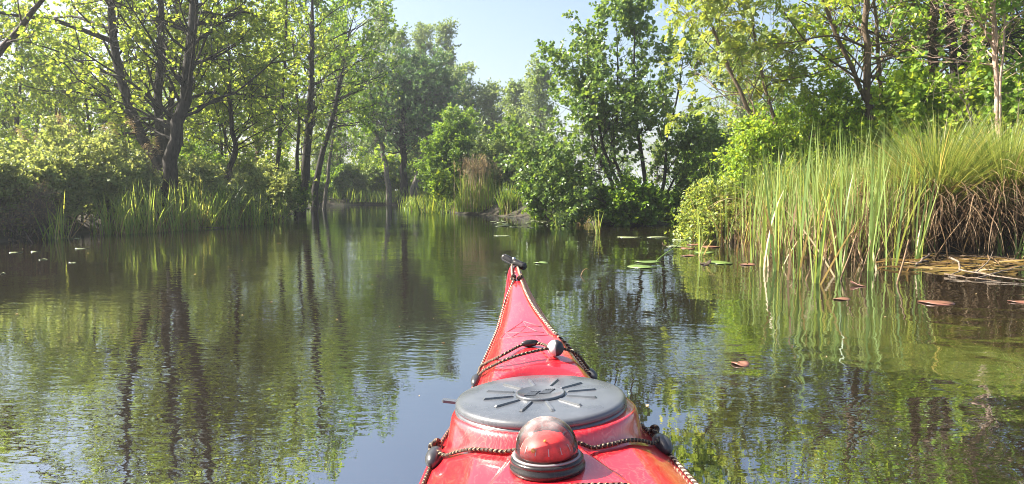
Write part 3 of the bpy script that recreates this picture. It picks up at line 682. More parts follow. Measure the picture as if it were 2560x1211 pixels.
for i, (px, py, nn, h, lab) in enumerate([
    (1752, 640, 5, .75, 'lone cattail shoot furthest left, beside the light green shrub'),
    (1862, 612, 9, 1.25, 'cattail at the left end of the reed bed'),
    (1885, 652, 7, 1.15, 'cattail standing out in open water, leftmost of the near row'),
    (1905, 668, 6, .95, 'short thin cattail second from left in the near row'),
    (1938, 678, 9, 1.35, 'cattail of the near row left of the tallest dark blades'),
    (1992, 700, 12, 1.30, 'tall dark green cattail that stands nearest to the kayak'),
    (2036, 708, 9, 1.12, 'thin cattail right of the tall dark green one'),
    (2108, 692, 10, 1.22, 'cattail beside the pale broken stalks'),
    (2180, 678, 10, 1.2, 'cattail in the middle of the near row, left of the tussock'),
    (2235, 664, 11, 1.2, 'yellowish cattail just left of the large sedge tussock'),
    (2292, 656, 8, 1.0, 'cattail in front of the left side of the large sedge tussock')]):
    cattail('cattail', lab, px, py, 200 + i, max(4, int(nn * .7)), h * .95, CT)
# orange footed young shoots in front of the tussock, right
rng = np.random.default_rng(77)
for i, (px, py, h, lab) in enumerate([(2508, 645, .62, 'fan of green blades with orange feet before the large tussock near the right edge'), (2540, 648, .6, 'second fan of green blades with orange feet at the right edge')]):
    cattail('cattail', lab, px, py, 230 + i, 7, h, CT, lean=.10, wid=.016, dryn=4)
RBK = 'reed clumps filling the bed behind the near cattails'
protos = [reed_clump('reed_clump', 'dense clump of green reed blades with dry stalks in the right reed bed', (0, 0, 0), .28, 24, 1.22, 240 + i, lean=.16, wid=.0125, dryn=.9, dryh=.75, group=RBK) for i in range(4)]
for i, o in enumerate(protos):
    rng = np.random.default_rng(250 + i); g = MB(); k = 70; b = np.stack([rng.normal(size=k) * .17, rng.normal(size=k) * .17, np.full(k, -.06)], -1)
    blade_set(g, rng, b, .18 + .45 * rng.random(k), np.abs(rng.normal(size=k)) * .45, rng.random(k) * 6.28, .006 + .010 * rng.random(k), 1.6 * rng.random(k) ** 2, 5, rng.random(k) * .8, twist=1.0)
    g.build('leaf_litter', M['rust'], o)
rng = np.random.default_rng(9); cnt = 0
for i, (px, py) in enumerate([(1870, 600), (1905, 612), (1945, 618), (1985, 625), (2025, 632), (2065, 640), (2105, 645), (2150, 648), (2195, 645), (2235, 640), (1925, 632), (1970, 640), (2010, 640), (2055, 645), (2090, 640), (2140, 645),
                            (2180, 640), (2215, 640), (1890, 590), (1935, 596), (1980, 602), (2030, 606), (2080, 612), (2130, 620), (2180, 628), (2230, 632), (2275, 640), (2150, 600), (2220, 606), (2060, 590), (1850, 594), (1835, 606), (1800, 600), (2280, 620), (2262, 634)]):
    c = water_at(px, py); c[2] = max(gz(c[0], c[1]), 0.0); s_ = .78 + .34 * rng.random()
    if i < 4: o = protos[i]; o.location = c; o.scale = (s_,) * 3
    else: o = dup(protos[i % 4], c, rng.random() * 6.28, (s_ * .9, s_ * .9, s_))
# broken pale stalks in the water
for i, (a, b_, r_, lab) in enumerate([((2102, 700), (2142, 585), .008, 'pale broken reed stalk standing slanted in the water'), ((2243, 710), (2272, 600), .009, 'thick pale broken stalk right of the reed bed with a bent foot'),
                                      ((2148, 704), (2178, 600), .005, 'thin grey broken stalk between the two pale ones'), ((1718, 610), (1640, 655), .006, 'long yellow green stalk slanting down to the floating lily pads')]):
    p0 = water_at(*a); p1 = at(b_[0], b_[1], p0[1] + .1)
    if i == 3: p0 = water_at(1640, 655); p1 = at(1735, 585, p0[1] + .35)
    mb = MB(); P = resample([p0 - np.array([0, 0, .15]), p0, (p0 + p1) / 2 + .012, p1], 10); tubes(mb, P, np.linspace(r_, r_ * .6, 10), 7, np.linspace(.3, .9, 1))
    o = mb.build('broken_stalk', M['dry'] if i < 3 else M['reed']); tag(o, lab, 'stalk', 'single stalks in the water')

def tussock(label, px, py, d, rad, ph, gl, seed, ng=1500, nd=1100, group='sedge tussocks on the right bank', spread=1.0):
    """pedestal of hanging dead leaves with a fountain of green blades on top"""
    rng = np.random.default_rng(seed); c = at(px, py, d); c[2] = -.03
    root = thing('sedge_tussock', label, 'tussock', c, 0, group); gl *= 1.15
    mb = MB(); lathe(mb, [(rad * .62, -.1), (rad * .66, .1), (rad * .72, ph * .5), (rad * .66, ph * .85), (rad * .3, ph), (.001, ph)], 20)
    mb.build('root_pedestal', M['peat'], root)
    # hanging dead leaves, from the rim of the pedestal down to the water
    g = MB(); a = rng.random(nd) * 6.28; q = rad * (.35 + .45 * rng.random(nd)); z0 = ph * (.20 + .85 * rng.random(nd))
    b = np.stack([q * np.cos(a), q * np.sin(a), z0], -1)
    lean = .6 + .9 * rng.random(nd); L = (z0 + .05) * (1.25 + .55 * rng.random(nd)) + .16
    blade_set(g, rng, b, L, lean, a + rng.normal(size=nd) * .65, .005 + .008 * rng.random(nd), (2.9 - lean) * (.75 + .7 * rng.random(nd)), 7, np.clip(rng.random(nd) ** 1.2 * .8 + .3 * (z0 / ph - .5), 0, 1), twist=.9)
    g.build('dead_leaves', M['rust'], root)
    g = MB(); a = rng.random(ng) * 6.28; q = rad * .62 * np.sqrt(rng.random(ng)); b = np.stack([q * np.cos(a), q * np.sin(a), ph * (.55 + .43 * rng.random(ng))], -1)
    lean = np.clip(q / rad * 1.1 + rng.normal(size=ng) * .18, 0, 1.3) * spread
    blade_set(g, rng, b, gl * (.5 + .55 * rng.random(ng)), np.abs(lean), a + rng.normal(size=ng) * .4, .0045 + .004 * rng.random(ng), .35 + 1.5 * rng.random(ng) ** 1.3 * spread, 7, np.clip(rng.normal(size=ng) * .22 + .5, 0, 1), twist=.6)
    g.build('green_blades', M['sedge'], root)
    return root
M['peat'] = plain('dark_peat', (.022, .015, .010), .95, .1, noise=.6, nscale=30, bump=1)
tussock('large sedge tussock with brown skirt of dead leaves, left of the big pair', 2335, 638, 7.8, .36, .52, 1.05, 301, 2500, 1500)
tussock('large sedge tussock at the right edge, with grey shaded skirt', 2500, 640, 7.6, .40, .55, 1.0, 302, 2600, 1500)
tussock('tussock cut by the right edge of the view', 2680, 645, 7.5, .36, .52, .95, 303, 900, 700)
tussock('small brown tussock foot inside the reed bed, leftmost', 1932, 600, 9.3, .17, .42, .75, 304, 420, 380, spread=.6)
tussock('small brown tussock foot in the middle of the reed bed', 2052, 610, 8.8, .18, .42, .75, 305, 420, 380, spread=.6)
tussock('small brown tussock foot near the right end of the reed bed', 2128, 620, 8.4, .18, .42, .75, 306, 420, 380, spread=.6)
tussock('small brown tussock foot beside the large sedge tussock', 2230, 632, 8.2, .22, .45, .75, 307, 520, 420, spread=.7)
tussock('sedge tussock among shrubs above the reed bed', 2330, 600, 9.0, .3, .55, .9, 308, 900, 600)
# middle: tan reeds on the point
def W3(px, py, d):
    c = at(px, py, d); c[2] = max(gz(c[0], c[1]) - .02, -.02); return c
c = W3(1195, 533, 19.8)
r0 = reed_clump('reed_clump', 'tan dead reed plumes over green grass at the water, left of the waterside alder', c, .55, 420, 1.05, 260, lean=.16, wid=.016, dryn=.15, mat='grass')
g = MB(); rng = np.random.default_rng(61); k = 110
b = np.stack([rng.normal(size=k) * .22 - .05, rng.normal(size=k) * .25, np.zeros(k)], -1)
P = blade_set(g, rng, b, 1.38 * (.72 + .3 * rng.random(k)), np.abs(rng.normal(size=k)) * .06, rng.random(k) * 6.28, np.full(k, .012), .1 * rng.random(k), 5, rng.random(k) * .6 + .2)
g.build('tall_dead_stems', M['plume'], r0)
tips = P[:, -1]; g = MB(); rep = 14
blade_set(g, rng, np.repeat(tips, rep, 0) - np.array([0, 0, .1]) + rng.normal(size=(k * rep, 3)) * [.012, .012, .07], np.full(k * rep, .09), .3 + .5 * rng.random(k * rep), rng.random(k * rep) * 6.28, np.full(k * rep, .010), np.full(k * rep, .5), 2)
g.build('plumes', M['plume'], r0)
reed_clump('reed_clump', 'small clump of green reeds with a brown foot right of the tan plumes', W3(1272, 540, 18.6), .24, 200, .82, 262, lean=.2, dryn=.5, mat='grass')
reed_clump('reed_clump', 'low green sedge right of the small reed clump, under alder leaves', W3(1355, 545, 17.2), .30, 120, .55, 263, lean=.5, dryn=.2, mat='grass')
reed_clump('reed_clump', 'rusty brown dead reeds at the water edge under the waterside alder', W3(1478, 557, 15.3), .32, 60, .35, 264, lean=.5, dryn=5, dryh=1, mat='grass')
reed_clump('reed_clump', 'thin reeds standing in open water before the waterside alder', water_at(1492, 585), .06, 6, .62, 265, lean=.2, dryn=.6, dryh=.6)
reed_clump('reed_clump', 'two thin reed blades in the water left of the open water reeds', water_at(1395, 575), .05, 4, .5, 266, lean=.4, dryn=.6, dryh=.6)
# left bank reeds
LR = 'reeds along the left bank'
for i, (px, py, n_, h, rad, lab) in enumerate([
    (128, 596, 16, .55, .14, 'few green reed blades before the dead brush on the far left'), (165, 592, 7, .72, .05, 'single bright reed shoot at the far left'),
    (290, 582, 70, .75, .32, 'reeds left of the nearest alder trunk'), (350, 578, 75, .85, .30, 'reeds at the left foot of the nearest alder trunk'),
    (405, 575, 60, .75, .28, 'reeds in front of the nearest alder trunk'), (455, 572, 70, .85, .28, 'reeds at the right foot of the nearest alder trunk'),
    (500, 569, 60, .95, .25, 'tall bright yellow green reeds above the white driftwood'), (550, 566, 70, .85, .30, 'reeds right of the white driftwood'),
    (610, 560, 70, .7, .35, 'darker reeds under the small leaved shrubs'), (670, 555, 60, .7, .35, 'reeds at the right end of the left bank')]):
    c = water_at(px, py + 3)
    reed_clump('reed_clump', lab, c, rad, int(n_ * 1.5), h * 1.05, 270 + i, lean=.26, wid=.0145, bend=1.0, dryn=.6, dryh=.8, group=LR, mat='reed_sun')
for i, (px, py) in enumerate([(900, 512), (960, 512), (1045, 514), (845, 514), (1068, 521), (1090, 527), (1125, 532)]):
    reed_clump('reed_clump', ['low green sedge along the far water line, left', 'low green sedge along the far water line, middle', 'green sedge right of the far tree trunks', 'green sedge beside the leaning trunks at the far pool', 'green sedge on the low bank nearest the far trunks', 'green sedge on the low bank halfway to the dense shrub', 'green sedge at the foot of the dense shrub'][i], W3(px, py - 3, 32.8 if i < 4 else (27, 23.6, 21.6)[i - 4]), 1.0, 260, .6, 285 + i, lean=.35, wid=.03, dryn=.1, mat='grass')
# pinkish reed plumes on the left
PG = 'pinkish reed plumes above the left shrubs'
for i, (px, py) in enumerate([(32, 322), (78, 345), (132, 292), (156, 312), (246, 322), (262, 308), (310, 302), (352, 362), (368, 350)]):
    rng = np.random.default_rng(290 + i); top = at(px, py, 12.6); g0 = gz(top[0], top[1])
    root = thing('reed_plume', 'pinkish dry reed plume on a bent stem above the left bank shrubs', 'reed plume', (top[0], top[1], g0), 0, PG)
    h = top[2] - g0
    P = resample([(0, 0, -.05), (.03, 0, h * .5), (.0, 0, h * .92), (.06, 0, h)], 12); g = MB(); tubes(g, P, np.linspace(.006, .003, 12), 5, .4); g.build('stem', M['dry'], root)
    n_ = 110; q = rng.random(n_); b = P[-1] + np.stack([.10 * q, 0 * q, .02 - .24 * q], -1) * [1, 1, 1] + rng.normal(size=(n_, 3)) * (.012 + .03 * np.sin(q * 3)[:, None])
    g = MB(); blade_set(g, rng, b, np.full(n_, .09), 1.0 + .8 * rng.random(n_), rng.normal(size=n_) * .8, np.full(n_, .010), np.full(n_, 1.0), 3); g.build('plume', M['plume'], root)
# grass cover on the banks (nobody could count it)
rng = np.random.default_rng(400); n_ = 120000
bx = rng.random(n_) * 34 - 15; by = 4 + rng.random(n_) ** 1.3 * 46
d_ = shore_dist(bx, by); kp = (d_ > .02) & (np.abs(bx) < .80 * by + 1.5)
bx, by = bx[kp], by[kp]; n_ = len(bx)
g = MB(); hgt = .16 + .30 * rng.random(n_) ** 2
blade_set(g, rng, np.stack([bx, by, ground_z(bx, by) - .02], -1), hgt, np.abs(rng.normal(size=n_)) * .35, rng.random(n_) * 6.28, .006 + .008 * rng.random(n_), rng.random(n_), 3, np.clip(rng.normal(size=n_) * .25 + .45, 0, 1))
tag(g.build('grass', M['grass']), kind='stuff')

# ---------------------------------------------------------------- floating things
M['pad'] = plain('lily_pad_green', (.13, .20, .05), .28, .6, noise=.25, nscale=12)
M['pad_pale'] = plain('lily_pad_pale', (.22, .25, .13), .22, .7, noise=.2, nscale=12)
M['pad_red'] = plain('lily_pad_red', (.19, .085, .06), .35, .5, noise=.35, nscale=14)
M['pad_dark'] = plain('dead_leaf_dark', (.035, .02, .014), .4, .5, noise=.4, nscale=14)
def pad(label, px, py, wpx, mat, group, seed, name='lily_pad', cat='lily pad', asp=.8, curl=0.0):
    rng = np.random.default_rng(seed); c = water_at(px, py); rr = wpx / FPX * c[1] / 2
    k = 26; a = np.linspace(.16, 6.12, k); rz = rng.random() * 6.28
    rim = rr * (1 + .04 * np.sin(3 * a + seed) + .02 * rng.normal(size=k))
    V = [(0, 0, .003)]; 
    for q, h in ((.5, .004), (1.0, .005)):
        for j in range(k):
            V.append((rim[j] * q * math.cos(a[j]), rim[j] * q * asp * math.sin(a[j]), h + q * q * (.004 * math.sin(2 * a[j] + seed) + curl * rr * max(0, math.sin(a[j] + seed)) ** 2)))
    V = np.array(V); m_ = len(V); Vb = V - np.array([0, 0, .003])
    F3 = [(0, 1 + j, 2 + j) for j in range(k - 1)]; F4 = [(1 + j, 1 + k + j, 2 + k + j, 2 + j) for j in range(k - 1)]
    side = [(1 + k + j, m_ + 1 + k + j, m_ + 2 + k + j, 2 + k + j) for j in range(k - 1)]
    mb = MB(); mb.add(np.vstack([V, Vb]), [np.array(F3), np.array(F4), np.array([f[::-1] for f in F3]) + m_, np.array([f[::-1] for f in F4]) + m_, np.array(side)])
    o = mb.build(name, M[mat], None, True, c); o.rotation_euler = (0, 0, rz)
    return tag(o, label, cat, group)
LP = 'lily pads on the water'
for i, (px, py, wp, mt, lab) in enumerate([
    (1575, 594, 64, 'pad_pale', 'pale flat lily pad, left of the level pair before the shaded inlet'), (1646, 594, 56, 'pad_pale', 'pale flat lily pad, right of the level pair before the shaded inlet'),
    (1256, 566, 42, 'pad_pale', 'pale lily pad above its twin, left in open water before the tan reeds'), (1255, 590, 44, 'pad_pale', 'pale lily pad below its twin, left in open water before the tan reeds'),
    (1618, 655, 66, 'pad', 'light green lily pad at the foot of the slanting yellow stalk'), (1606, 668, 80, 'pad', 'light green lily pad just nearer than the one under the slanting stalk'),
    (1352, 658, 44, 'pad', 'small green pad just right of the kayak bow toggle'),
    (1852, 911, 52, 'pad_red', 'reddish lily pad nearest to the kayak on the right'), (2340, 758, 84, 'pad_red', 'wide reddish torn lily pad in front of the floating branches'),
    (2550, 756, 52, 'pad_red', 'orange red lily pad at the right edge'), (2104, 749, 46, 'pad_red', 'small reddish pad below the broken stalks'),
    (1700, 600, 40, 'pad_pale', 'grey lily pad right of the level pair'), (1735, 612, 44, 'pad_red', 'reddish pad beside the lone cattail shoot'), (1688, 617, 48, 'pad_pale', 'grey pad in front of the red curled leaf'),
    (1720, 622, 44, 'pad_red', 'dull red pad left of the lone cattail shoot'), (1780, 618, 52, 'pad_red', 'long orange pad right of the lone cattail shoot'), (1722, 640, 38, 'pad_red', 'brownish pad below the lone cattail shoot'),
    (1800, 658, 80, 'pad', 'yellow green pad behind the dark floating leaf'), (1870, 662, 50, 'pad_red', 'reddish pad left of the near cattails'), (1760, 632, 60, 'pad', 'green pad between the red pads by the lone shoot'),
    (1950, 618, 80, 'pad', 'yellow green pad at the foot of the reed bed')]):
    pad(lab, px, py, wp, mt, LP, 500 + i)
SP_ = 'small grey lily pads scattered before the point'
rng = np.random.default_rng(88)
for i in range(26):
    px = 1225 + 210 * rng.random(); py = 549 + 20 * rng.random() ** 1.3 + (px - 1225) * .018
    pad('small grey lily pad in the loose patch before the point', px, py, 10 + 22 * rng.random(), 'pad_pale', SP_, 540 + i)
for i, (px, py, wp, lab) in enumerate([(205, 622, 32, 'pale fleck of leaf on the dark water by the left bank'), (90, 630, 22, 'small pale leaf on the dark water at the far left'), (40, 632, 40, 'pale leaf at the far left water edge'), (108, 650, 20, 'tiny pale leaf left of the reflections'), (180, 658, 24, 'pale leaf lowest of the flecks by the left bank'), (8, 685, 18, 'pale leaf at the left edge of the view'), (188, 597, 36, 'pale leaf beside the left bank reeds')]):
    pad(lab, px, py, wp, 'pad_pale', 'pale leaves on the water by the left bank', 580 + i, 'floating_leaf', 'leaf', .5)
rng = np.random.default_rng(91); mb = MB(); n_ = 420
X = rng.random(n_) * 11 - 5.5; Y = 1.0 + 11 * rng.random(n_) ** 1.4; kp = (shore_dist(X, Y) < -.1) & (np.abs(X - .06) > .3); X, Y = X[kp], Y[kp]
leaves(mb, np.stack([X, Y, np.full(len(X), .002)], -1), np.stack([rng.normal(size=len(X)), rng.normal(size=len(X)), 0 * X], -1), np.stack([.1 * rng.normal(size=len(X)), .1 * rng.normal(size=len(X)), 1 + 0 * X], -1), .005 + .016 * rng.random(len(X)) ** 3, 'oval', rng.random(len(X)))
tag(mb.build('floating_specks', M['dry']), kind='stuff')
rng = np.random.default_rng(92); mb = MB(); n_ = 230
Q = np.array([water_at(px, py) for px, py in zip(2180 + 420 * rng.random(n_), 636 + 46 * rng.random(n_) ** 1.5)])
leaves(mb, Q + np.stack([0 * Q[:, 0], 0 * Q[:, 0], .004 + .02 * rng.random(n_)], -1), np.stack([rng.normal(size=n_) + .6, .5 * rng.normal(size=n_), .07 * rng.normal(size=n_)], -1), np.stack([.3 * rng.normal(size=n_), .3 * rng.normal(size=n_), 1 + 0 * Q[:, 0]], -1), (.08 + .30 * rng.random(n_)), 'blade', .2 + .6 * rng.random(n_))
tag(mb.build('floating_litter', M['dry']), kind='stuff')
pad('dark curled dead lily leaf on the water left of the cattails', 1765, 660, 78, 'pad_dark', None, 600, 'floating_leaf', 'leaf', .35, .25)
pad('brown boat shaped dead leaf floating below the broken stalks', 2146, 715, 46, 'pad_red', None, 601, 'floating_leaf', 'leaf', .35, .45)
pad('dark boat shaped dead leaf among the floating branches', 2300, 660, 60, 'pad_dark', None, 602, 'floating_leaf', 'leaf', .35, .4)
pad('dark red curled lily leaf among the pads by the inlet', 1662, 615, 24, 'pad_red', None, 603, 'floating_leaf', 'leaf', .6, .8)
# bent yellow leaf right of the bow
p0 = water_at(1452, 690); mb = MB()
P = resample([p0 + np.array([0, 0, .0]), p0 + np.array([.02, .03, .035]), p0 + np.array([.045, .04, .05]), p0 + np.array([.065, .045, .04])], 14)
tubes(mb, P, np.linspace(.0035, .002, 14), 6, .5); tag(mb.build('bent_leaf', M['dry']), 'bent yellow dead leaf sticking out of the water right of the bow', 'leaf')
def stick(label, pts, r0, mat='deadwood', name='floating_branch', cat='branch', group='floating dead branches', z=.01, forks=()):
    P = np.array([water_at(x, y) + np.array([0, 0, z + zz]) for x, y, zz in pts]); mb = MB()
    n2 = 12; P = resample(P, n2) + np.random.default_rng(int(pts[0][0])).normal(size=(n2, 3)) * r0 * .35
    tubes(mb, P, np.linspace(r0, r0 * .45, n2), 8)
    for f in forks:
        Q = np.array([water_at(x, y) + np.array([0, 0, z + zz]) for x, y, zz in f]); tubes(mb, resample(Q, 7), np.linspace(r0 * .6, r0 * .25, 7), 6)
    return tag(mb.build(name, M[mat]), label, cat, group)
stick('bleached forked branch floating in front of the large tussock, with a white raised end', [(2375, 668, .07), (2395, 676, .06), (2400, 688, .03), (2440, 692, .02), (2490, 698, .012), (2560, 705, 0)], .009, forks=[[(2440, 690, .02), (2470, 672, .05), (2482, 655, .09)], [(2400, 688, .02), (2372, 692, .0)]])
stick('brown stick floating along the foot of the large tussock', [(2312, 640, .0), (2380, 646, .01), (2460, 649, .01), (2560, 652, 0)], .010, 'bark_brown')
stick('tan stick floating left of the bleached branch', [(2290, 665, .0), (2318, 655, .04), (2325, 650, .05)], .012)
stick('long tan reed stalk floating at the right edge', [(2440, 700, .0), (2500, 690, .02), (2560, 676, .03)], .006)
stick('thin stick floating under the bleached branch', [(2362, 690, 0), (2420, 698, .0), (2500, 707, 0)], .007, 'bark_brown')
DW = 'driftwood at the foot of the left bank'
stick('white bleached piece of driftwood at the water edge of the left bank', [(425, 569, .02), (445, 568, .03), (452, 570, .02)], .022, group=DW)
stick('tan log at the water edge right of the white driftwood', [(450, 570, .01), (480, 570, .02), (500, 569, .01)], .014, group=DW)
stick('brown sticks left of the white driftwood', [(350, 577, .0), (385, 574, .02), (420, 572, .0)], .010, 'bark_brown', group=DW, forks=[[(360, 576, .02), (400, 577, 0)]])
stick('thin tan stalk floating along the left bank reeds', [(470, 573, .0), (530, 572, .01), (600, 566, .0)], .008, group=DW)
stick('pale thin stick slanting from the far left bank into the water', [(20, 585, .35), (50, 596, .18), (85, 612, -.02)], .008, 'twig', group=DW)
# ---------------------------------------------------------------- kayak
kay = thing('kayak', 'red sea kayak pointing up the channel, with round black hatch and deck compass', 'kayak')
kay.location = (.112, 0, 0); kay.rotation_euler = (0, R(-2.5), R(2.5))
KM = np.array(Matrix.Translation(kay.location) @ Euler(kay.rotation_euler).to_matrix().to_4x4())
KI = np.linalg.inv(KM)
def to_world(P): P = np.asarray(P, float); return P @ KM[:3, :3].T + KM[:3, 3]
def to_kay(P): P = np.asarray(P, float); return P @ KI[:3, :3].T + KI[:3, 3]
def project(Pw):
    c, s = math.cos(PITCH), math.sin(PITCH); q = Pw - np.array([0, 0, CAM_H])
    f = q[..., 1] * c - q[..., 2] * s; u = q[..., 1] * s + q[..., 2] * c
    return 1280 + FPX * q[..., 0] / f, 605.5 - FPX * u / f
#           s      half w  gunwale  top    keel
HULL = np.array([
    (-2.95, .008, .33, .335, .30), (-2.6, .07, .29, .315, .02), (-2.0, .17, .25, .29, -.06), (-1.0, .255, .23, .29, -.10), (0.0, .275, .22, .31, -.11),
    (.5, .250, .228, .300, -.11), (.75, .220, .234, .290, -.105), (.86, .203, .239, .292, -.10), (1.0, .184, .250, .307, -.095), (1.108, .168, .262, .318, -.09),
    (1.20, .146, .270, .334, -.085), (1.30, .120, .282, .360, -.08), (1.43, .098, .306, .374, -.06), (1.6, .060, .344, .398, -.03), (1.75, .038, .376, .418, .03),
    (1.85, .027, .397, .430, .12), (1.95, .017, .424, .446, .26), (2.0, .010, .440, .452, .38), (2.015, .003, .446, .450, .43)])
_s = np.linspace(-2.95, 2.015, 3000)
_h = []
for j in range(1, 5):
    y = np.interp(_s, HULL[:, 0], HULL[:, j]); kk = np.hanning(61); kk /= kk.sum()
    yp = np.concatenate([2 * y[0] - y[30:0:-1], y, 2 * y[-1] - y[-2:-32:-1]]); _h.append(np.convolve(yp, kk, 'valid'))
def hp(s): return [np.interp(s, _s, q) for q in _h]
HC = (-.002, 1.108)                                   # hatch centre
CC = (-.015, .910)                                    # compass centre
ZH = .3265
def deck(s, u):
    s = np.asarray(s, float); u = np.asarray(u, float)
    w_, g, tp, k = hp(s); a = np.abs(u); x = u * w_
    h = np.where(a < .56, 1 - .16 * (a / .56) ** 2, .84 * (1 - np.clip((a - .56) / .44, 0, 1) ** 1.25))
    z = g + (tp - g) * h
    r = np.hypot(x - HC[0], s - HC[1])
    m_ = sstep(.150, .137, r) * (1 - a ** 10); z = z * (1 - m_) + ZH * m_
    wid = .043 + np.maximum(0, .950 - s) * .50
    pl = sstep(.014, -.002, np.abs(x - CC[0] * .6) - wid) * sstep(.972, .952, s) * sstep(.3, .6, s)
    z = z + .012 * pl * np.where(a < .9, 1, 0)
    return np.stack([x, s, z], -1)
# deck and hull
S = np.unique(np.concatenate([np.linspace(-2.95, .6, 60), np.linspace(.6, 1.45, 240), np.linspace(1.45, 2.015, 90)]))
U = np.linspace(-1, 1, 161)
SS, UU = np.meshgrid(S, U, indexing='ij'); V = deck(SS, UU)
ids = np.arange(V.shape[0] * V.shape[1]).reshape(V.shape[:2])
mb = MB(); mb.add(V.reshape(-1, 3), np.stack([ids[:-1, :-1], ids[:-1, 1:], ids[1:, 1:], ids[1:, :-1]], -1).reshape(-1, 4))
# red gelcoat with swirl scratches
m, n, out = newmat('red_gelcoat')
tc = N_(n, 'ShaderNodeTexCoord')
dn = N_(n, 'ShaderNodeTexNoise'); dn.inputs['Scale'].default_value = 16; dn.inputs['Detail'].default_value = 3; n.links.new(tc.outputs['Object'], dn.inputs['Vector'])
ma = N_(n, 'ShaderNodeMix', data_type='RGBA', blend_type='LINEAR_LIGHT'); ma.inputs[0].default_value = .055
n.links.new(tc.outputs['Object'], ma.inputs[6]); n.links.new(dn.outputs['Color'], ma.inputs[7])
wv = N_(n, 'ShaderNodeTexWave'); wv.inputs['Scale'].default_value = 42; wv.inputs['Distortion'].default_value = 6; wv.inputs['Detail'].default_value = 4; wv.inputs['Detail Scale'].default_value = 2.2
n.links.new(ma.outputs[2], wv.inputs['Vector'])
wr = ramp(n, [(.78, (0, 0, 0)), (.98, (1, 1, 1))], wv.outputs['Fac'])
pn = N_(n, 'ShaderNodeTexNoise'); pn.inputs['Scale'].default_value = 11; pn.inputs['Detail'].default_value = 4; n.links.new(tc.outputs['Object'], pn.inputs['Vector'])
pr = ramp(n, [(.40, (0, 0, 0)), (.58, (1, 1, 1))], pn.outputs['Fac'])
mm = N_(n, 'ShaderNodeMath', operation='MULTIPLY'); n.links.new(wr.outputs[0], mm.inputs[0]); n.links.new(pr.outputs[0], mm.inputs[1])
fine_ = N_(n, 'ShaderNodeTexNoise'); fine_.inputs['Scale'].default_value = 7; fine_.inputs['Detail'].default_value = 8; n.links.new(tc.outputs['Object'], fine_.inputs['Vector'])
base_ = ramp(n, [(.3, (.50, .008, .014)), (.7, (.61, .013, .026))], fine_.outputs['Fac'])
mc = N_(n, 'ShaderNodeMix', data_type='RGBA'); mf = N_(n, 'ShaderNodeMath', operation='MULTIPLY'); mf.inputs[1].default_value = .22
n.links.new(mm.outputs[0], mf.inputs[0]); n.links.new(mf.outputs[0], mc.inputs[0]); n.links.new(base_.outputs[0], mc.inputs[6]); mc.inputs[7].default_value = (.80, .28, .20, 1)
sm = N_(n, 'ShaderNodeMapping'); sm.inputs['Scale'].default_value = (260, 9, 40); sm.inputs['Rotation'].default_value = (0, 0, .25); n.links.new(ma.outputs[2], sm.inputs[0])
sn = N_(n, 'ShaderNodeTexNoise'); sn.inputs['Scale'].default_value = 1.0; sn.inputs['Detail'].default_value = 3; n.links.new(sm.outputs[0], sn.inputs['Vector'])
sr = ramp(n, [(.62, (0, 0, 0)), (.72, (1, 1, 1))], sn.outputs['Fac'])
vd = N_(n, 'ShaderNodeTexVoronoi'); vd.inputs['Scale'].default_value = 75; n.links.new(tc.outputs['Object'], vd.inputs['Vector'])
vr = ramp(n, [(.10, (1, 1, 1)), (.20, (0, 0, 0))], vd.outputs['Distance'])
vs = N_(n, 'ShaderNodeMath', operation='MULTIPLY'); n.links.new(vr.outputs[0], vs.inputs[0]); n.links.new(pr.outputs[0], vs.inputs[1])
ad = N_(n, 'ShaderNodeMath', operation='MAXIMUM'); n.links.new(sr.outputs[0], ad.inputs[0]); n.links.new(vs.outputs[0], ad.inputs[1])
am = N_(n, 'ShaderNodeMath', operation='MULTIPLY'); am.inputs[1].default_value = .16; n.links.new(ad.outputs[0], am.inputs[0])
m3 = N_(n, 'ShaderNodeMix', data_type='RGBA'); n.links.new(am.outputs[0], m3.inputs[0]); n.links.new(mc.outputs[2], m3.inputs[6]); m3.inputs[7].default_value = (.85, .45, .36, 1)
p = N_(n, 'ShaderNodeBsdfPrincipled'); n.links.new(m3.outputs[2], p.inputs['Base Color'])
p.inputs['Roughness'].default_value = .32; p.inputs['Coat Weight'].default_value = 1; p.inputs['Coat IOR'].default_value = 1.75
cr_ = N_(n, 'ShaderNodeMapRange'); cr_.inputs['To Min'].default_value = .03; cr_.inputs['To Max'].default_value = .17; n.links.new(mm.outputs[0], cr_.inputs[0]); n.links.new(cr_.outputs[0], p.inputs['Coat Roughness'])
n.links.new(p.outputs[0], out.inputs[0]); M['gel'] = m
mb.build('deck', M['gel'], kay)
w_, g_, t_, k_ = hp(S)
ph = np.linspace(0, 1, 22); mb = MB()
prof_x = (1 - ph ** 2.6) ** .6
left = np.stack([-w_[:, None] * prof_x, np.broadcast_to(S[:, None], (len(S), 22)), g_[:, None] + (k_ - g_)[:, None] * ph], -1)
right = left[:, ::-1] * np.array([-1, 1, 1]); ring = np.concatenate([left, right[:, 1:]], 1)
ids = np.arange(ring.shape[0] * ring.shape[1]).reshape(ring.shape[:2])
mb.add(ring.reshape(-1, 3), np.stack([ids[:-1, :-1], ids[1:, :-1], ids[1:, 1:], ids[:-1, 1:]], -1).reshape(-1, 4))
mb.build('hull', M['gel'], kay)
M['rubber'] = plain('black_rubber', (.075, .082, .095), .27, .9, noise=.25, nscale=25)
M['blackplastic'] = plain('black_plastic', (.016, .015, .015), .25, .5, noise=.3, nscale=80)
M['greyball'] = plain('pale_grey_plastic', (.55, .54, .52), .4, .5, noise=.06)
M['darkball'] = plain('charcoal_plastic', (.020, .020, .026), .45, .5, noise=.1)
M['charcoal'] = plain('charcoal_rubber', (.030, .031, .036), .3, .6, noise=.3, nscale=60)
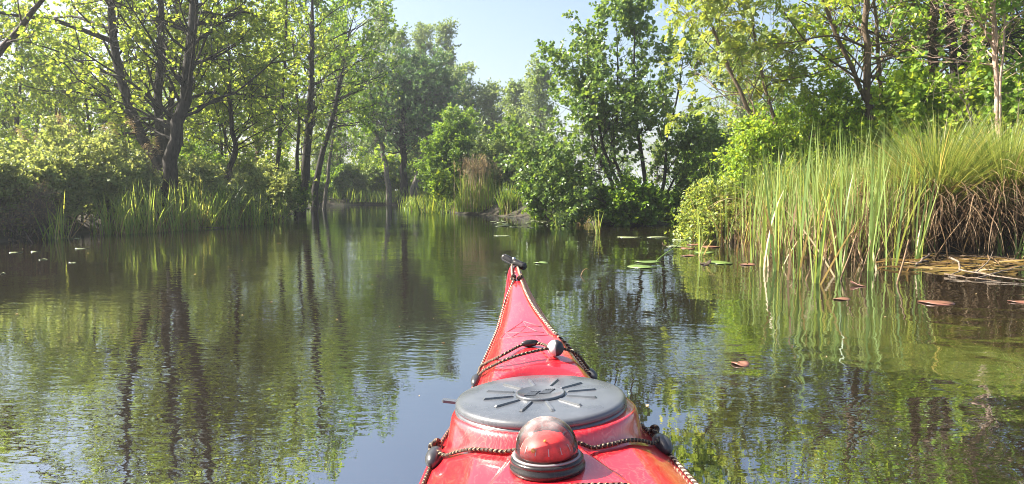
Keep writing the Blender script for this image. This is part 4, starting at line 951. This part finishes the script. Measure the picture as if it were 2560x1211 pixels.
M['steel'] = plain('steel_rivet', (.45, .43, .40), .25, .5, metal=1.0)
M['seam'] = plain('red_seam', (.42, .012, .022), .3, .5, coat=.5)
for sg in (-1, 1):
    q = np.stack([sg * (w_ + .001), S, g_], -1)[S > -2.9]; mb = MB(); tubes(mb, q, np.full(len(q), .0035), 6); mb.build('seam', M['seam'], kay)
# photo pixel -> point on the deck
_gs, _gu = np.meshgrid(np.linspace(.80, 2.0, 600), np.linspace(-1, 1, 241), indexing='ij')
_gp = deck(_gs, _gu); _gx, _gy = project(to_world(_gp))
def on_deck(px, py, lift=0.0):
    i = np.argmin((_gx - px) ** 2 + (_gy - py) ** 2); a, b_ = np.unravel_index(i, _gx.shape)
    s_, u_ = _gs[a, b_], _gu[a, b_]
    for _ in range(4):                              # refine by Newton steps
        h = 1e-4; q = np.array(project(to_world(deck(np.array([s_, s_ + h, s_]), np.array([u_, u_, u_ + h])))))
        J = np.array([[q[0, 1] - q[0, 0], q[0, 2] - q[0, 0]], [q[1, 1] - q[1, 0], q[1, 2] - q[1, 0]]]) / h
        try: d_ = np.linalg.solve(J, [px - q[0, 0], py - q[1, 0]])
        except Exception: break
        s2, u2 = s_ + np.clip(d_[0], -.01, .01), np.clip(u_ + np.clip(d_[1], -.02, .02), -1, 1)
        s_, u_ = s2, u2
    return deck(s_, u_) + np.array([0, 0, lift])
def cordmat(name, dark, light, pitch, frac):
    m, n, out = newmat(name)
    uv = N_(n, 'ShaderNodeUVMap'); sp = N_(n, 'ShaderNodeSeparateXYZ'); n.links.new(uv.outputs[0], sp.inputs[0])
    def mt(op, a, b=None):
        q = n.nodes.new('ShaderNodeMath'); q.operation = op
        for i, x in enumerate((a, b)):
            if x is None: continue
            if isinstance(x, (int, float)): q.inputs[i].default_value = x
            else: n.links.new(x, q.inputs[i])
        return q.outputs[0]
    v = mt('ADD', mt('MULTIPLY', sp.outputs[1], 1 / pitch), mt('MULTIPLY', sp.outputs[0], .9))
    f = mt('LESS_THAN', mt('FRACT', v), frac)
    wv = mt('SINE', mt('MULTIPLY', mt('ADD', mt('MULTIPLY', sp.outputs[1], 900.0), mt('MULTIPLY', sp.outputs[0], 3.0)), 1.0))
    mx = N_(n, 'ShaderNodeMix', data_type='RGBA'); n.links.new(f, mx.inputs[0]); mx.inputs[6].default_value = (*dark, 1); mx.inputs[7].default_value = (*light, 1)
    p = N_(n, 'ShaderNodeBsdfPrincipled'); p.inputs['Roughness'].default_value = .7; n.links.new(mx.outputs[2], p.inputs['Base Color'])
    b = N_(n, 'ShaderNodeBump'); b.inputs['Distance'].default_value = .0012; n.links.new(wv, b.inputs['Height']); n.links.new(b.outputs[0], p.inputs['Normal'])
    n.links.new(p.outputs[0], out.inputs[0]); return m
M['bungee'] = cordmat('bungee_weave', (.026, .013, .008), (.34, .24, .13), .0085, .15)
M['line'] = cordmat('deck_line_weave', (.035, .020, .014), (.48, .40, .28), .0105, .42)
def cord(name, pts, r, mat, npt=80, parent=None, jit=0):
    P = resample(np.array(pts), npt); mb = MB(); tubes(mb, P, np.full(npt, r), 10, uv=True); return mb.build(name, mat, parent or kay)
def DK(pts, lift): return [on_deck(x, y, lift) for x, y in pts]
# perimeter lines
LL_ = DK([(1284, 706), (1266, 750), (1250, 795), (1232, 842), (1214, 885), (1196, 925), (1176, 962)], .004)
cord('deck_line', LL_, .0027, M['line'])
cord('deck_line', DK([(1303, 706), (1316, 738), (1333, 770), (1356, 802), (1388, 838), (1425, 870), (1460, 900), (1490, 930)], .004), .0027, M['line'])
def edge(s, sg, u=.97, lift=.004): return deck(s, sg * u) + np.array([0, 0, lift])
for sg in (-1, 1):
    cord('deck_line', [edge(s, sg) for s in np.linspace(1.36, 1.095, 10)], .0027, M['bungee'])
    cord('deck_line', [edge(s, sg, .97) for s in np.linspace(1.07, .45, 12)], .0027, M['line' if sg > 0 else 'bungee'])
def knot(c, r, seed, mat):
    rng = np.random.default_rng(seed); t = np.linspace(0, 2 * math.pi, 70)
    P = np.stack([np.sin(t) + 2 * np.sin(2 * t), np.cos(t) - 2 * np.cos(2 * t), -np.sin(3 * t)], -1) * r
    P = P @ np.array(Euler((rng.random() * 3, rng.random() * 3, rng.random() * 3)).to_matrix()).T
    mb = MB(); tubes(mb, np.asarray(c) + P, np.full(70, .0034), 8, uv=True); mb.build('knot', mat, kay)
def bead(c, ax, l, r, mat='rubber'):
    """ovoid deck-line bead along direction ax"""
    t = np.linspace(-1, 1, 17); P = np.asarray(c) + np.asarray(nrm(np.asarray(ax, float)))[None] * (t * l)[:, None]
    mb = MB(); tubes(mb, P, r * np.sqrt(np.clip(1 - (t * .97) ** 2, 0, 1)) + .0003, 18); mb.build('bead', M[mat], kay)
for sg in (-1, 1):
    a = edge(1.36, sg, .93, .007); b_ = edge(1.32, sg, .93, .007); bead((a + b_) / 2, b_ - a, .020, .0095, 'charcoal')
    a = edge(1.08, sg, .95, .009); b_ = edge(1.04, sg, .95, .009); bead((a + b_) / 2, b_ - a, .024, .0125, 'charcoal')
    knot(edge(1.105, sg, .99, .010), .0035, 3 + sg, M['bungee'])
bl, br = edge(1.345, -1, .90, .012), edge(1.345, 1, .90, .012)
mid1 = on_deck(1325, 868, .006); ballp = on_deck(1390, 893, .016)
cord('bungee', [bl, on_deck(1205, 925, .008), on_deck(1250, 900, .006), on_deck(1300, 873, .006), mid1, on_deck(1355, 871, .008), ballp + [-.008, .004, .0], ballp], .0026, M['bungee'])
cord('bungee', [bl + [.002, -.006, 0], on_deck(1215, 938, .010), on_deck(1270, 915, .012), on_deck(1330, 900, .014), ballp, on_deck(1440, 903, .014), br], .0026, M['bungee'])
bead(mid1 + [0, 0, .001], on_deck(1345, 868) - on_deck(1305, 872), .016, .0065, 'blackplastic')
rb = 20.5 * np.linalg.norm(to_world(ballp) - [0, 0, CAM_H]) / FPX
for half, mt_ in ((-1, 'greyball'), (1, 'darkball')):
    a = np.linspace(0, math.pi / 2, 12); mb = MB()
    lathe(mb, np.stack([rb * np.cos(a), rb * np.sin(a)], -1)[::1], 36)
    o = mb.build('ball_half', M[mt_], kay); o.location = ballp; o.rotation_euler = (0, half * R(90), R(-6))
    o['label'] = 'pale grey left half of the bungee ball' if half < 0 else 'charcoal right half of the bungee ball'
bl2, br2 = edge(1.06, -1, .93, .016), edge(1.06, 1, .93, .016)
def low_s(x):
    s_ = 1.06 - .105 * (1 - (x / .165) ** 2)
    e = .1325 ** 2 - (x - HC[0]) ** 2
    return min(s_, HC[1] - math.sqrt(e) - .004) if e > 0 else s_
lowp = []
for x in np.linspace(-.150, .150, 19):
    s_ = low_s(x); lowp.append(deck(s_, x / float(hp(s_)[0])) + np.array([0, 0, .006]))
cord('bungee', [bl2] + lowp + [br2], .0027, M['bungee'])
P_ = [deck(.840 - .012 * (x / .1) ** 2 * 0 + 0 * x, x / .205) + np.array([0, 0, .005]) for x in np.linspace(-.19, .19, 17)]
cord('bungee', [q for q in P_ if True], .0027, M['bungee'])
# hatch cover
hat = bpy.data.objects.new('hatch_cover', None)
mb = MB(); rl = .1255
lathe(mb, [(rl - .013, -.004), (rl - .011, .000), (rl - .002, .001), (rl + .002, .002), (rl + .003, .004), (rl + .0028, .0085), (rl + .0005, .0118), (rl - .004, .0136), (rl - .03, .0143), (rl - .07, .0147), (.036, .0150), (.001, .0150)], 96)
hat = mb.build('hatch_cover', M['rubber'], kay, loc=(HC[0] - .004, HC[1], ZH + .001))
mb = MB(); lathe(mb, [(rl - .004, -.02), (rl + .004, -.002), (rl + .002, .003), (rl - .006, .004), (rl - .012, .004)], 96); mb.build('hatch_ring', M['rubber'], kay, loc=(HC[0] - .004, HC[1], ZH))
for i in range(12):
    a = R(97 + 30 * i); mb = MB(); r0_, r1_ = .040, .0875
    L_ = np.array([[r0_, 0], [r1_, 0]]); d_ = np.array([math.cos(a), math.sin(a)]); e_ = np.array([-d_[1], d_[0]])
    sec = [(-.0025, .0), (-.0018, .0027), (.0018, .0027), (.0025, .0)]
    V = [(*(d_ * rr + e_ * x), .0146 + zz) for rr in (r0_, r0_ + .004, r1_ - .003, r1_) for x, zz in [(q[0], q[1] * (1 if rr not in (r0_, r1_) else .1)) for q in sec]]
    F = [(4 * j + k, 4 * j + k + 1, 4 * j + k + 5, 4 * j + k + 4) for j in range(3) for k in range(3)]
    mb.add(V, np.array(F)); mb.build('rib', M['rubber'], hat, smooth=False)
mb = MB(); lathe(mb, [(.0375, .0138), (.0370, .0183), (.0345, .0190), (.0335, .0178), (.001, .0174)], 72); mb.build('centre_disc', M['rubber'], hat)
mb = MB()                                           # embossed emblem: two slanted wings with short letter strokes on their upper edges
def slab(x0, y0, x1, y1, sh, z0, z1):
    c = [(x0 + sh * y0, y0), (x1 + sh * y0, y0), (x1 + sh * y1, y1), (x0 + sh * y1, y1)]
    V = [(*q, z0) for q in c] + [(*q, z1) for q in c]
    mb.add(V, np.array([(4, 5, 6, 7), (0, 1, 5, 4), (1, 2, 6, 5), (2, 3, 7, 6), (3, 0, 4, 7)]))
for sx_, oy in ((-.0178, -.0035), (.0012, .0035)):
    for k in range(4): slab(sx_, oy - .010 + k * .0042, sx_ + .0150 + (.0015 if k == 0 else 0), oy - .0078 + k * .0042, .55, .0172, .0190)
    for k in range(5): slab(sx_ + .001 + k * .003, oy + .0066, sx_ + .0027 + k * .003, oy + .0108, .55, .0172, .0192)
mb.build('emblem', M['rubber'], hat, smooth=False)
# strap tab left of the hatch
pt = at(1131, 1004, 1.15); q = to_kay(pt); mb = MB(); V = []
for z_ in (-.002, .002):
    V += [(-.016, -.005, z_), (-.0135, -.0065, z_), (.05, -.006, z_), (.05, .006, z_), (-.0135, .0065, z_), (-.016, .005, z_)]
mb.add(V, [np.array([[6, 7, 8, 9, 10, 11]]), np.array([[5, 4, 3, 2, 1, 0]]), np.array([(i, (i + 1) % 6, 6 + (i + 1) % 6, 6 + i) for i in range(6)])])
o = mb.build('strap_tab', M['rubber'], kay, smooth=False, loc=q); o.rotation_euler = (0, R(8), R(-8))
# compass
cz = float(deck(CC[1], CC[0] / .195)[2])
cmp_ = MB(); lathe(cmp_, [(.0475, -.004), (.0478, .001), (.0468, .0025), (.0458, .0055), (.0454, .0072), (.0460, .0080), (.0455, .0100), (.0430, .0115), (.0405, .0110), (.0395, .0095), (.0390, .001), (.001, .001)], 72)
cmp_ = cmp_.build('compass_base', M['blackplastic'], kay, loc=(CC[0], CC[1], cz + .001))
mb = MB(); lathe(mb, [(.0430, .0113), (.0428, .0130), (.0412, .0140), (.0398, .0132)], 72); mb.build('bezel_ring', M['steelgrey'] if 'steelgrey' in M else plain('grey_bezel', (.20, .20, .21), .25, .6), cmp_)
m, n, out = newmat('clear_dome')
fr = N_(n, 'ShaderNodeFresnel'); fr.inputs['IOR'].default_value = 1.5
dome_noise = N_(n, 'ShaderNodeTexNoise'); dome_noise.inputs['Scale'].default_value = 60; dome_noise.inputs['Detail'].default_value = 6; tcd = N_(n, 'ShaderNodeTexCoord'); n.links.new(tcd.outputs['Object'], dome_noise.inputs['Vector'])
tr_ = N_(n, 'ShaderNodeBsdfTransparent'); tr_.inputs['Color'].default_value = (.97, .96, .96, 1)
gl = N_(n, 'ShaderNodeBsdfGlossy'); gl.inputs['Roughness'].default_value = .10
gr = N_(n, 'ShaderNodeMapRange'); gr.inputs['To Min'].default_value = .02; gr.inputs['To Max'].default_value = .22; n.links.new(dome_noise.outputs['Fac'], gr.inputs[0]); n.links.new(gr.outputs[0], gl.inputs['Roughness'])
df = N_(n, 'ShaderNodeBsdfDiffuse'); df.inputs['Color'].default_value = (.75, .70, .70, 1)
m1 = N_(n, 'ShaderNodeMixShader'); n.links.new(fr.outputs[0], m1.inputs[0]); n.links.new(tr_.outputs[0], m1.inputs[1]); n.links.new(gl.outputs[0], m1.inputs[2])
m2_ = N_(n, 'ShaderNodeMixShader'); dr = ramp(n, [(.36, (.04, .04, .04)), (.55, (.09, .09, .09)), (.75, (.19, .19, .19))], dome_noise.outputs['Fac']); dz = N_(n, 'ShaderNodeSeparateXYZ'); n.links.new(tcd.outputs['Object'], dz.inputs[0])
dm = N_(n, 'ShaderNodeMapRange'); dm.interpolation_type = 'SMOOTHSTEP'  # pale diffuse layer, stronger towards the top of the dome
for i_, v_ in enumerate((.034, .060, .12, 2.1)): dm.inputs[i_ + 1].default_value = v_
n.links.new(dz.outputs[2], dm.inputs[0]); dx = N_(n, 'ShaderNodeMath', operation='MULTIPLY'); n.links.new(dm.outputs[0], dx.inputs[0]); n.links.new(dr.outputs[0], dx.inputs[1])
n.links.new(dx.outputs[0], m2_.inputs[0]); n.links.new(m1.outputs[0], m2_.inputs[1]); n.links.new(df.outputs[0], m2_.inputs[2])
n.links.new(m2_.outputs[0], out.inputs[0]); M['dome'] = m
a = np.linspace(0, math.pi / 2, 24); rd = .0392
mb = MB(); lathe(mb, [(rd, .008)] + [(max(rd * math.cos(x), .0004), .021 + rd * .96 * math.sin(x)) for x in a], 72); mb.build('dome', M['dome'], cmp_)
M['card_reflect'] = plain('card_deck_reflection', (.70, .03, .025), .5, .5, noise=.35, nscale=120)  # red reflection of the deck put into the card's colour and shape
M['tick'] = plain('compass_mark_yellow', (.85, .55, .08), .5, .4)
mb = MB(); lathe(mb, [(.0388, .002), (.0386, .0095), (.037, .0105), (.0340, .0125), (.0325, .020), (.028, .0285), (.020, .035), (.011, .0385), (.001, .0395)], 48); card_reflect = mb.build('card_reflection_fill', M['card_reflect'], cmp_)
mb = MB()
for k in range(12):
    a = R(30 * k); d_ = np.array([math.cos(a), math.sin(a)]); e_ = np.array([-d_[1], d_[0]])
    V = [(*(d_ * .0328 + e_ * -.0007), .0205), (*(d_ * .0328 + e_ * .0007), .0205), (*(d_ * .0290 + e_ * .0005), .0283), (*(d_ * .0290 + e_ * -.0005), .0283)]
    mb.add(V, np.array([[0, 1, 2, 3]]))
mb.build('card_marks', M['greyball'], cmp_, smooth=False)
mb = MB()
for (x, y, z, r_) in ((-.018, -.0255, .0265, .0030), (-.003, -.021, .0360, .0017)):
    t = np.linspace(0, math.pi, 9); lathe(mb, np.stack([np.maximum(r_ * np.sin(t), .0002), -r_ * np.cos(t)], -1), 16, (x, y, z))
mb.build('lubber_mark', M['tick'], cmp_)
# logo lines printed on the foredeck
LG = dict(A=(1308, 804), B=(1263.5, 833), C=(1249.6, 848), D=(1278, 844), E=(1316, 816), F=(1356.5, 818), G=(1342.7, 829.5), H=(1359.5, 832), I=(1372, 838))
mb = MB()
for pts in (['C', 'B', 'A', 'F'], ['A', 'E'], ['E', 'G', 'H'], ['B', 'D'], ['D', (1300, 831), 'E'], ['B', (1290, 819), 'E', (1335, 815), 'F'], ['B', (1299, 832.5), 'G'], ['C', (1309, 840), (1347, 839.5), 'I'], ['F', 'I']):
    Q = [LG[q] if isinstance(q, str) else q for q in pts]
    lin = []
    for i in range(len(Q) - 1):
        for t in np.linspace(0, 1, 9)[: 9 if i == len(Q) - 2 else 8]: lin.append((Q[i][0] * (1 - t) + Q[i + 1][0] * t, Q[i][1] * (1 - t) + Q[i + 1][1] * t))
    P = resample(np.array(DK(lin[::2] + ([lin[-1]] if len(lin) % 2 == 0 else []), .0)), 40)
    tubes(mb, P, np.full(40, .0009), 5)
mb.build('deck_logo', plain('grey_print', (.13, .07, .09), .5, .4), kay)
# bow: knot, loop and carrying toggle
kc = on_deck(1292, 701, .006)
knot(kc + [-.008, 0, 0], .0025, 7, M['bungee']); knot(kc + [.009, 0, 0.001], .0025, 8, M['bungee'])
tg = to_kay(at(1285.5, 656, 1.965)); e0, e1 = to_kay(at(1257, 642, 1.985)), to_kay(at(1314, 668, 1.945))
cord('bow_loop', [kc + [-.010, 0, .002], to_kay(at(1280, 682, 1.89)), to_kay(at(1280, 664, 1.955)), tg], .0030, M['line'], 40)
cord('bow_loop', [kc + [.010, 0, .002], to_kay(at(1299, 684, 1.89)), to_kay(at(1294, 668, 1.95)), tg], .0030, M['line'], 40)
mb = MB(); P = resample([e0, tg, e1], 21); t = np.linspace(-1, 1, 21)
rr = .0100 * (1 - .12 * np.exp(-(t / .12) ** 2)); rr[[0, -1]] = .0075
tubes(mb, P, rr, 20); tog = mb.build('toggle', M['blackplastic'], kay)
up_ = np.array([0, -.25, .97]); mb = MB(); tubes(mb, resample([e0 + up_ * .0088, tg + up_ * .0078, e1 + up_ * .0088], 12)[1:-1], np.full(10, .0022), 8); mb.build('toggle_ridge', M['blackplastic'], tog)
mb = MB(); t = np.linspace(0, math.pi, 11); lathe(mb, np.stack([np.maximum(.0055 * np.sin(t), .0002), -.0055 * np.cos(t)], -1), 18, tg + up_ * .009); mb.build('rivet', M['steel'], tog)
# ---------------------------------------------------------------- air: thin bluish haze between the trees
m, n, out = newmat('air_haze')
pv = N_(n, 'ShaderNodeVolumePrincipled'); pv.inputs['Density'].default_value = HAZE; pv.inputs['Color'].default_value = (.86, .93, 1.0, 1); pv.inputs['Anisotropy'].default_value = .45
n.links.new(pv.outputs[0], out.inputs['Volume'])
mb = MB(); x0, x1, y0, y1, z0, z1 = -420, 420, -320, 720, -2.0, 16.0
mb.add([(x0, y0, z0), (x1, y0, z0), (x1, y1, z0), (x0, y1, z0), (x0, y0, z1), (x1, y0, z1), (x1, y1, z1), (x0, y1, z1)], np.array([(3, 2, 1, 0), (4, 5, 6, 7), (0, 1, 5, 4), (1, 2, 6, 5), (2, 3, 7, 6), (3, 0, 4, 7)]))
if HAZE > 0: tag(mb.build('haze', m, None, False), kind='stuff')
